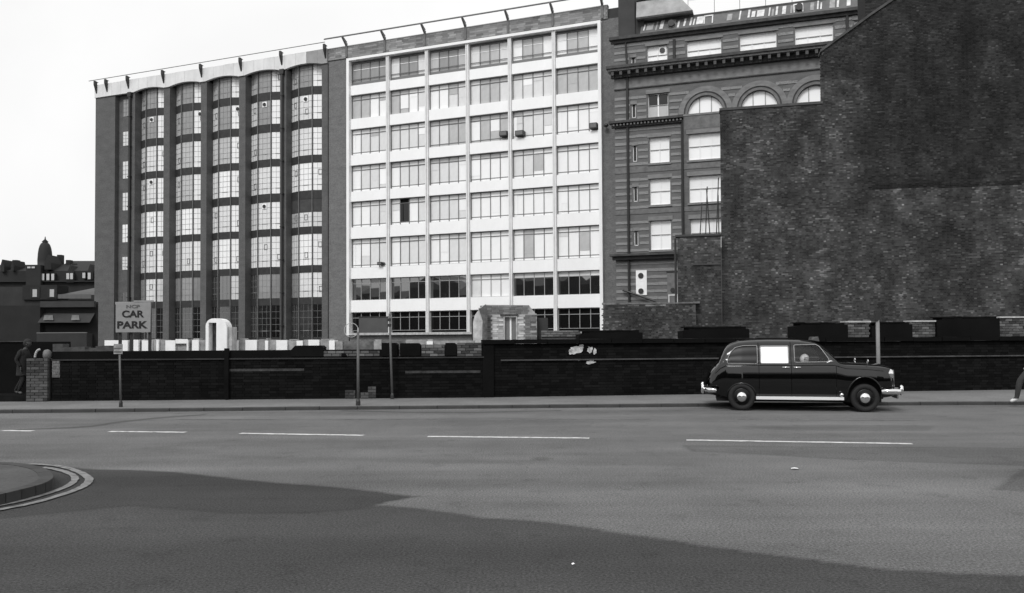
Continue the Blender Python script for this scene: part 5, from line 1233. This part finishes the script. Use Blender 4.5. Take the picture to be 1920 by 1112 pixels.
def build_car(t, taxi=True):
    mb = side_part(['body'], (1, -1))
    # closed ends
    for x, fl in ((XA, 0), (XE, 1)):
        ring = [surf(x, i / 12 * 2, 1) for i in range(13)] + [surf(x, i / 12 * 2, -1) for i in range(11, -1, -1)]
        mb.nrm += [Vector((-1 if x == XA else 1, 0, 0))] * len(ring); mb.add(ring, [tuple(range(len(ring))) if fl else tuple(reversed(range(len(ring))))])
    body = mb.build('body', M_taxi, t); set_normals(body, mb.nrm)
    for s in (1, -1):
        for k, nm, w in (('rear_door', 'door', 'middle'), ('front_door', 'door', 'front')):
            dp = side_part([k], (s,), .002); o = dp.build(nm, M_taxi, t); set_normals(o, dp.nrm)
            blind = taxi and w == 'middle' and s == 1  # near rear-door window gets the sky reflection as plain white colour
            pp_ = side_part([w], (s,), -.014); pm = pp_.build('window_pane', M_sky_pane if blind else M_glass, o); set_normals(pm, pp_.nrm)
            fm = MB(); pr = rnd_poly(WINS[w]); tube_on(fm, [(p.x, p.y) for p in pr] + [(pr[0].x, pr[0].y)], .009, s, .004); fm.build('window_trim', mat('dull_trim', .3, .35), o, smooth=True)
            hx = X_(1474) if k == 'rear_door' else X_(1495)
            MB().path([surf(hx - .08, tz(hx, .99), s, .035), surf(hx + .08, tz(hx, .99), s, .035)], .014, 8).build('door_handle', M_chrome, o, smooth=True)
        pp_ = side_part(['quarter'], (s,), -.014); q = pp_.build('window_pane', mat('dark_cabin_pane', .006, .35, spec=.2), t); set_normals(q, pp_.nrm)  # opaque pane: cabin shade put into a near-black colour
        fm = MB(); pr = rnd_poly(WINS['quarter']); tube_on(fm, [(p.x, p.y) for p in pr] + [(pr[0].x, pr[0].y)], .008, s, .006); fm.build('window_trim', mat('dull_trim', .3, .35), t, smooth=True)
        # lip round each wheel arch, running board, waist moulding
        for ar in (ARCH_R, ARCH_F):
            lm = MB(); tube_on(lm, ar, .018, s, .002, 8); lm.build('wheel_arch', M_taxi, t, smooth=True)
        y = -s * .80
        MB().box(X_(1417), X_(1579), min(y - s * .05, y + s * .04), max(y - s * .05, y + s * .04), .265, .33).build('running_board', mat('bright_strip', .75, .4), t)  # white paint carries the bright sheen of the chrome strip
        wm_ = MB(); tube_on(wm_, [(XA + .22 + i * .03, belt(XA + .22 + i * .03) - .035) for i in range(int((X_(1655) - XA - .22) / .03))], .008, s, .007); wm_.build('waist_moulding', M_taxi, t, smooth=True)
        sl_ = Vector((X_(1574), -s * .84, .385)); MB().lathe([(.0, .06), (.035, .045), (.045, 0), (.02, -.03)], sl_, 'X', 12).build('side_lamp', M_chrome, t, smooth=True)
        # headlamp with its small lamp below
        hy = -s * .60
        MB().lathe([(.10, -.10), (.115, .0), (.108, .03), (.06, .055), (.01, .062)], (X_(1667), hy, .84), 'X', 20).build('headlight', M_chrome, t, smooth=True)
        MB().lathe([(.05, -.06), (.05, .02), (.01, .04)], (X_(1668), hy, .68), 'X', 14).build('side_light', M_chrome, t, smooth=True)
        MB().path([surf(X_(1624), 1.25, s), surf(X_(1624), 1.25, s) + Vector((0, -s * .05, .1))], .006).lathe([(.045, 0), (.045, .02), (.01, .035)], surf(X_(1624), 1.25, s) + Vector((-.01, -s * .05, .1)), 'X', 12).build('wing_mirror', M_chrome, t, smooth=True)
    # far side glazing reads as glass too; windscreen is a dark glass skin over the slope
    ws = MB(); rows = []
    for i in range(7):
        x = X_(1541) + (X_(1573) - X_(1541)) * i / 6
        rows.append([surf(x, 1 + u, s_) + Vector((.006, 0, .006)) for s_, u in [(1, .42), (1, .55), (1, .7), (1, .85), (1, 1.0), (-1, .85), (-1, .7), (-1, .55), (-1, .42)]])
    ws.add([p for r in rows for p in r], [(i * 9 + j, i * 9 + j + 1, (i + 1) * 9 + j + 1, (i + 1) * 9 + j) for i in range(6) for j in range(8)])
    ws.build('windscreen', mat('dark_glass', .01, .03), t, smooth=True)
    # chassis, cabin floor, seats
    MB().box(XA + .25, XE - .3, -.56, .56, .2, .42).box(X_(1420), X_(1570), -.7, .7, .24, .40).build('chassis', M_under, t)
    MB().box(X_(1352), X_(1400), -.6, .6, .42, 1.03).build('rear_seat', M_under, t); MB().box(X_(1488), X_(1496), -.62, .62, .42, 1.12).build('partition', M_under, t); MB().box(X_(1562), X_(1575), -.68, .68, .6, 1.05).build('dashboard', M_under, t)
    MB().lathe([(.17, -.012), (.19, 0), (.17, .012)], (X_(1547), -.32, 1.0), 'X', 18).build('steering_wheel', M_iron, t)
    # grille, bumpers
    g = MB().box(XE - .01, XE + .02, -.26, .26, .48, .9)
    go = g.build('grille', M_under, t)
    for k in range(9): MB().box(XE + .02, XE + .035, -.24 + k * .058, -.225 + k * .058, .5, .88).build('grille_bar', M_chrome, go)
    MB().box(XE + .015, XE + .04, -.29, -.26, .46, .92).box(XE + .015, XE + .04, .26, .29, .46, .92).box(XE + .015, XE + .04, -.26, .26, .9, .92).build('grille_surround', M_chrome, t)
    def bumper(x0, dirn, wrap=.42):
        c = [Vector((x0 - dirn * wrap, -.80, .46)), Vector((x0 - dirn * wrap * .6, -.81, .46)), Vector((x0 - dirn * .03, -.74, .46)), Vector((x0 + dirn * .04, -.5, .46)), Vector((x0 + dirn * .06, 0, .46))]
        c = c + [Vector((p.x, -p.y, p.z)) for p in reversed(c[:-1])]
        prof = [(-.0, -.055), (.028, -.03), (.03, 0), (.028, .03), (0, .055)]
        vs_ = []; k = len(prof)
        for i, p in enumerate(c):
            a = c[max(0, i - 1)]; b = c[min(len(c) - 1, i + 1)]; d = (b - a).normalized(); nr = Vector((d.y, -d.x, 0)) * dirn
            vs_ += [p + nr * o_ + Vector((0, 0, h_)) for o_, h_ in prof]
        bo = MB().add(vs_, [(i * k + j, i * k + j + 1, (i + 1) * k + j + 1, (i + 1) * k + j) for i in range(len(c) - 1) for j in range(k - 1)]).build('bumper', M_chrome, t, smooth=True)
        sm = bo.modifiers.new('thick', 'SOLIDIFY'); sm.thickness = .012
        for yy in (-.42, .42): MB().lathe([(.02, .36), (.045, .39), (.05, .46), (.045, .55), (.02, .585)], (x0 + dirn * .09, yy, 0), 'Z', 10).build('overrider', M_chrome, bo, smooth=True)
    bumper(X_(1692) - .12, 1); bumper(X_(1318) + .06, -1, .22)
    MB().box(X_(1690) - .06, X_(1690) - .03, -.25, .25, .27, .38).build('number_plate', mat('plate_grey', .12, .6), t)
    MB().path([(X_(1368), -.55, .33), (X_(1348), -.56, .32), (X_(1335), -.56, .36), (X_(1320), -.56, .38)], .02, 8).build('exhaust_pipe', M_iron, t, smooth=True)
    MB().box(X_(1340), X_(1350), -.5, .5, .98, 1.02).build('boot_lid_edge', M_taxi, t)
    # wheels
    tyre = MB().lathe([(.19, -.07), (.24, -.088), (.285, -.085), (.308, -.06), (.312, 0), (.308, .06), (.285, .085), (.24, .088), (.19, .07)], (0, 0, 0), 'Y', 36).mesh('tyre', M_tyre, True)
    rim = MB().lathe([(.2, -.04), (.19, -.075), (.17, -.06), (.14, -.04), (.02, -.03)], (0, 0, 0), 'Y', 30).mesh('rim', M_rim, True)
    cap = MB().lathe([(.125, -.055), (.12, -.075), (.1, -.1), (.06, -.118), (.004, -.125)], (0, 0, 0), 'Y', 28).mesh('hubcap', M_chrome, True)
    for px in (1390, 1618):
        for s in (1, -1):
            w = empty('wheel', (0, 0, 0)); w.parent = t; w.location = (X_(px), -s * .715, .312); w.rotation_euler = (0, 0, 0 if s == 1 else math.pi)
            link('tyre', tyre, w); link('rim', rim, w); link('hubcap', cap, w)
            MB().lathe([(.42, -.02), (.42, .1)], (X_(px), -s * .56, .36), 'Y', 20).build('inner_arch', M_under, t) if False else None
            MB().box(X_(px) - .36, X_(px) + .38, min(-s * .42, -s * .5), max(-s * .42, -s * .5), .3, .75).build('inner_wing', M_under, t)
    if taxi:
        q = MB().add([(X_(1528), -.28, 1.6), (X_(1543), -.28, 1.57), (X_(1543), .28, 1.57), (X_(1528), .28, 1.6), (X_(1530), -.25, 1.665), (X_(1541), -.25, 1.68), (X_(1541), .25, 1.68), (X_(1530), .25, 1.68)],
                     [(0, 1, 5, 4), (1, 2, 6, 5), (2, 3, 7, 6), (3, 0, 4, 7), (4, 5, 6, 7)])
        q.build('roof_sign', M_iron, t)
TY = 18.0 + .81
tt = empty('taxi', (at(1390, 700, 18.0).x, TY, 0), 0, 'black vintage taxi cab with chrome hubcaps and a white rear door window', 'taxi')
build_car(tt, True)
YAW = math.radians(-13); mid = Vector((X_(1504), -.81, 0)); Rz_ = Matrix.Rotation(YAW, 3, 'Z')
tt.scale = (.96, 1, 1); mid_w = Vector((tt.location.x + mid.x, 18.0, 0)); tt.location = mid_w - Rz_ @ Vector((mid.x * .96, mid.y, 0)); tt.rotation_euler = (0, 0, YAW)
# ================================================================== people
def skin_figure(name, verts, edges, radii, parent, mats, zones, sub=2):
    me = bpy.data.meshes.new(name); me.from_pydata(verts, edges, []); o = bpy.data.objects.new(name, me); COL.objects.link(o)
    sk = o.modifiers.new('skin', 'SKIN'); sk.use_smooth_shade = True
    for i, r in enumerate(radii): me.skin_vertices[0].data[i].radius = (r if isinstance(r, tuple) else (r, r)); me.skin_vertices[0].data[i].use_root = (i == 0)
    ss = o.modifiers.new('sub', 'SUBSURF'); ss.levels = sub; ss.render_levels = sub
    bpy.context.view_layer.update()
    m2 = bpy.data.meshes.new_from_object(o.evaluated_get(bpy.context.evaluated_depsgraph_get())); bpy.data.objects.remove(o); m2.name = name
    m2.materials.clear()
    for m in mats: m2.materials.append(m)
    for p in m2.polygons: p.material_index = zones(p.center); p.use_smooth = True
    return link(name, m2, parent)
def head(parent, loc, hair, skin_, rz=0, tilt=0, sc=1.0):
    bm_v = []; bm_f = []
    mb = MB(); n_, k_ = 18, 14
    for i in range(k_ + 1):
        ph = math.pi * i / k_
        for j in range(n_):
            a = 2 * math.pi * j / n_; x = math.sin(ph) * math.cos(a); y = math.sin(ph) * math.sin(a); z = math.cos(ph)
            X, Y, Z = x * .095, y * .075, z * .118
            if z < 0: X *= 1 - .18 * -z; Y *= 1 - .3 * -z
            if x > .8 and abs(y) < .35: X += .022 * math.exp(-((z + .12) / .16) ** 2) * (1 - abs(y) / .35) ; X -= .008 * math.exp(-((z - .12) / .12) ** 2)
            if x > .75 and abs(y) < .4: X += .006 * math.exp(-((z + .48) / .07) ** 2)
            bm_v.append((X * sc, Y * sc, Z * sc))
    for i in range(k_):
        for j in range(n_): bm_f.append((i * n_ + j, (i + 1) * n_ + j, (i + 1) * n_ + (j + 1) % n_, i * n_ + (j + 1) % n_))
    h = mb.add(bm_v, bm_f).build('head', skin_, parent, loc, (0, tilt, rz), smooth=True)
    hv = [(v[0] * 1.1 - .008, v[1] * 1.12, v[2] * 1.1 + .006) for v in bm_v]; hf = [f for f in bm_f if (lambda c: c[2] > .05 * sc or c[0] < -.01 * sc and c[2] > -.06 * sc)([sum(bm_v[i][a] for i in f) / 4 for a in range(3)])]
    MB().add(hv, hf).build('hair', hair, h, smooth=True)
    for s in (-1, 1):
        MB().lathe([(.026, -.006), (.03, .004), (.012, .01)], (-.005, s * .076 * sc, 0), 'Y', 10).build('ear', skin_, h, smooth=True)
        MB().lathe([(.002, .0), (.011, .004), (.002, .008)], (.083 * sc, s * .03, .012), 'X', 8).build('eye', M_hairb, h, smooth=True)
    return h
def hand(parent, loc, m, s=1, rot=(0, 0, 0)):
    V_ = [(0, 0, .02), (0, 0, -.03), (0, 0, -.075)]; E_l = [(0, 1), (1, 2)]; R_l = [(.018, .026), (.014, .034), (.012, .036)]
    for k, (dy, ln) in enumerate(((-.028, .06), (-.009, .07), (.01, .066), (.028, .052))):
        b = len(V_); V_ += [(.004, dy, -.082), (.008, dy * 1.1, -.082 - ln * .5), (.026, dy * 1.1, -.082 - ln * .92)]; E_l += [(2, b), (b, b + 1), (b + 1, b + 2)]; R_l += [(.008, .008), (.0075, .0075), (.006, .006)]
    b = len(V_); V_ += [(.014, -s * .034, -.04), (.026, -s * .046, -.075)]; E_l += [(1, b), (b, b + 1)]; R_l += [(.009, .009), (.007, .007)]
    h = skin_figure('hand', V_, E_l, R_l, parent, [m], lambda c: 0, 1); h.location = loc; h.rotation_euler = rot; return h
# driver
dl = tt.location + Rz_ @ Vector((X_(1508) * .96, -.34, 0)); drv = empty('person', (dl.x, dl.y, .42), YAW, 'white haired driver sitting low behind the cab window', 'person')
DZ = .0
Vd = [(0, 0, .12), (.0, 0, .32), (.02, 0, .48), (.03, 0, .56), (.05, 0, .64), (.0, -.17, .50), (.14, -.21, .30), (.36, -.10, .46), (.0, .17, .50), (.14, .21, .30), (.36, .10, .46), (.2, -.1, .12), (.45, -.1, .14), (.5, -.1, -.05), (.2, .1, .12), (.45, .1, .14), (.5, .1, -.05)]
Ed = [(0, 1), (1, 2), (2, 3), (3, 4), (2, 5), (5, 6), (6, 7), (2, 8), (8, 9), (9, 10), (0, 11), (11, 12), (12, 13), (0, 14), (14, 15), (15, 16)]
Rd = [.15, .15, .13, .06, .05, .065, .05, .035, .065, .05, .035, .085, .07, .05, .085, .07, .05]
skin_figure('body', Vd, Ed, Rd, drv, [M_shirt, M_skin], lambda c: 1 if (c.z > .585 and abs(c.y) < .1 or c.x > .34 and c.z > .4) else 0)
head(drv, (.07, 0, .73), M_hairw, M_skin, 0, .12)
hand(drv, (.39, -.1, .48), M_skin, 1, (0, -1.8, 0)); hand(drv, (.39, .1, .48), M_skin, -1, (0, -1.8, 0))
# pedestrian stepping in from the right edge
pp = G(1945, 757, KH); ww = empty('person', (pp.x, pp.y, KH), math.pi, 'pedestrian in dark trousers and pale shoes striding in at the right edge', 'person')
Vp = [(0, 0, .95), (.01, 0, 1.14), (.02, 0, 1.34), (.03, 0, 1.45), (.05, 0, 1.54), (.0, -.19, 1.38), (-.05, -.23, 1.12), (.10, -.22, .90), (.0, .19, 1.38), (.1, .23, 1.13), (.2, .2, .93),
      (.03, -.09, .86), (.34, -.10, .52), (.42, -.10, .11), (.57, -.11, .045), (.0, .09, .86), (.0, .10, .48), (-.12, .10, .11), (.03, .10, .04)]
Ep = [(0, 1), (1, 2), (2, 3), (3, 4), (2, 5), (5, 6), (6, 7), (2, 8), (8, 9), (9, 10), (0, 11), (11, 12), (12, 13), (13, 14), (0, 15), (15, 16), (16, 17), (17, 18)]
Rp = [(.15, .12), (.14, .11), (.15, .11), .065, .05, .065, .05, .034, .065, .05, .034, .1, .075, .05, .036, .1, .075, .05, .036]
skin_figure('body', Vp, Ep, Rp, ww, [mat('grey_jacket', .03, .9, .2, 6), mat('grey_trousers', .03, .9, .3, 6), M_skin, mat('white_shoe', .6, .6)], lambda c: 2 if c.z > 1.47 else (0 if c.z > .9 else (1 if c.z > .115 else 3)))
head(ww, (.08, 0, 1.64), M_hairb, M_skin, 0, .05); hand(ww, (.11, -.22, .87), M_skin, 1); hand(ww, (.22, .2, .9), M_skin, -1)
# walking figure at the left edge
gp = F1.o + F1.u * F1.loc(27, 700)[0]
stz = hz(F1, 30, 741)
wp = empty('person', (gp.x, gp.y + .32, stz), math.radians(8), 'figure in dark coat and pale shoes walking past the gateway at the far left', 'person')
Hh = at(43, 640, gp.y + .3).z - stz; k = Hh / 1.72
Vw = [(0, 0, .92), (.02, 0, 1.12), (.06, 0, 1.34), (.10, 0, 1.44), (.14, 0, 1.54), (.04, -.19, 1.37), (-.08, -.23, 1.12), (.06, -.22, .90), (.06, .19, 1.37), (.18, .22, 1.12), (.34, .18, .98),
      (.02, -.09, .86), (.10, -.10, .48), (-.06, -.10, .09), (.07, -.11, .035), (.0, .09, .86), (-.02, .10, .48), (-.24, .10, .12), (-.14, .10, .04)]
Ew = [(0, 1), (1, 2), (2, 3), (3, 4), (2, 5), (5, 6), (6, 7), (2, 8), (8, 9), (9, 10), (0, 11), (11, 12), (12, 13), (13, 14), (0, 15), (15, 16), (16, 17), (17, 18)]
Rw = [(.15, .13), (.14, .12), (.15, .12), .065, .05, .07, .052, .036, .07, .052, .036, .095, .065, .042, .035, .095, .065, .042, .035]
Vw = [(a * k, b * k, c * k) for a, b, c in Vw]
skin_figure('body', Vw, Ew, Rw, wp, [M_shirt, M_trouser, M_skin_dim, mat('pale_shoe', .1, .7)], lambda c: 2 if (c.z > 1.46 * k) else (0 if c.z > .82 * k else (1 if c.z > .1 * k else 3)))
ct = MB().lathe([(.19, .62), (.185, .8), (.17, .98), (.18, 1.2), (.16, 1.38), (.07, 1.47)], (.04, 0, 0), 'Z', 18)
co = ct.build('coat', mat('coat_cloth', .008, .9, .2, 6), wp, smooth=True); co.scale = (k, k * 1.15, k)
head(wp, (.17 * k, 0, 1.64 * k), M_hairb, M_skin_dim, 0, .1); hand(wp, (.07 * k, -.22 * k, .88 * k), M_skin_dim, 1); hand(wp, (.36 * k, .18 * k, .96 * k), M_skin_dim, -1, (0, -.4, 0))
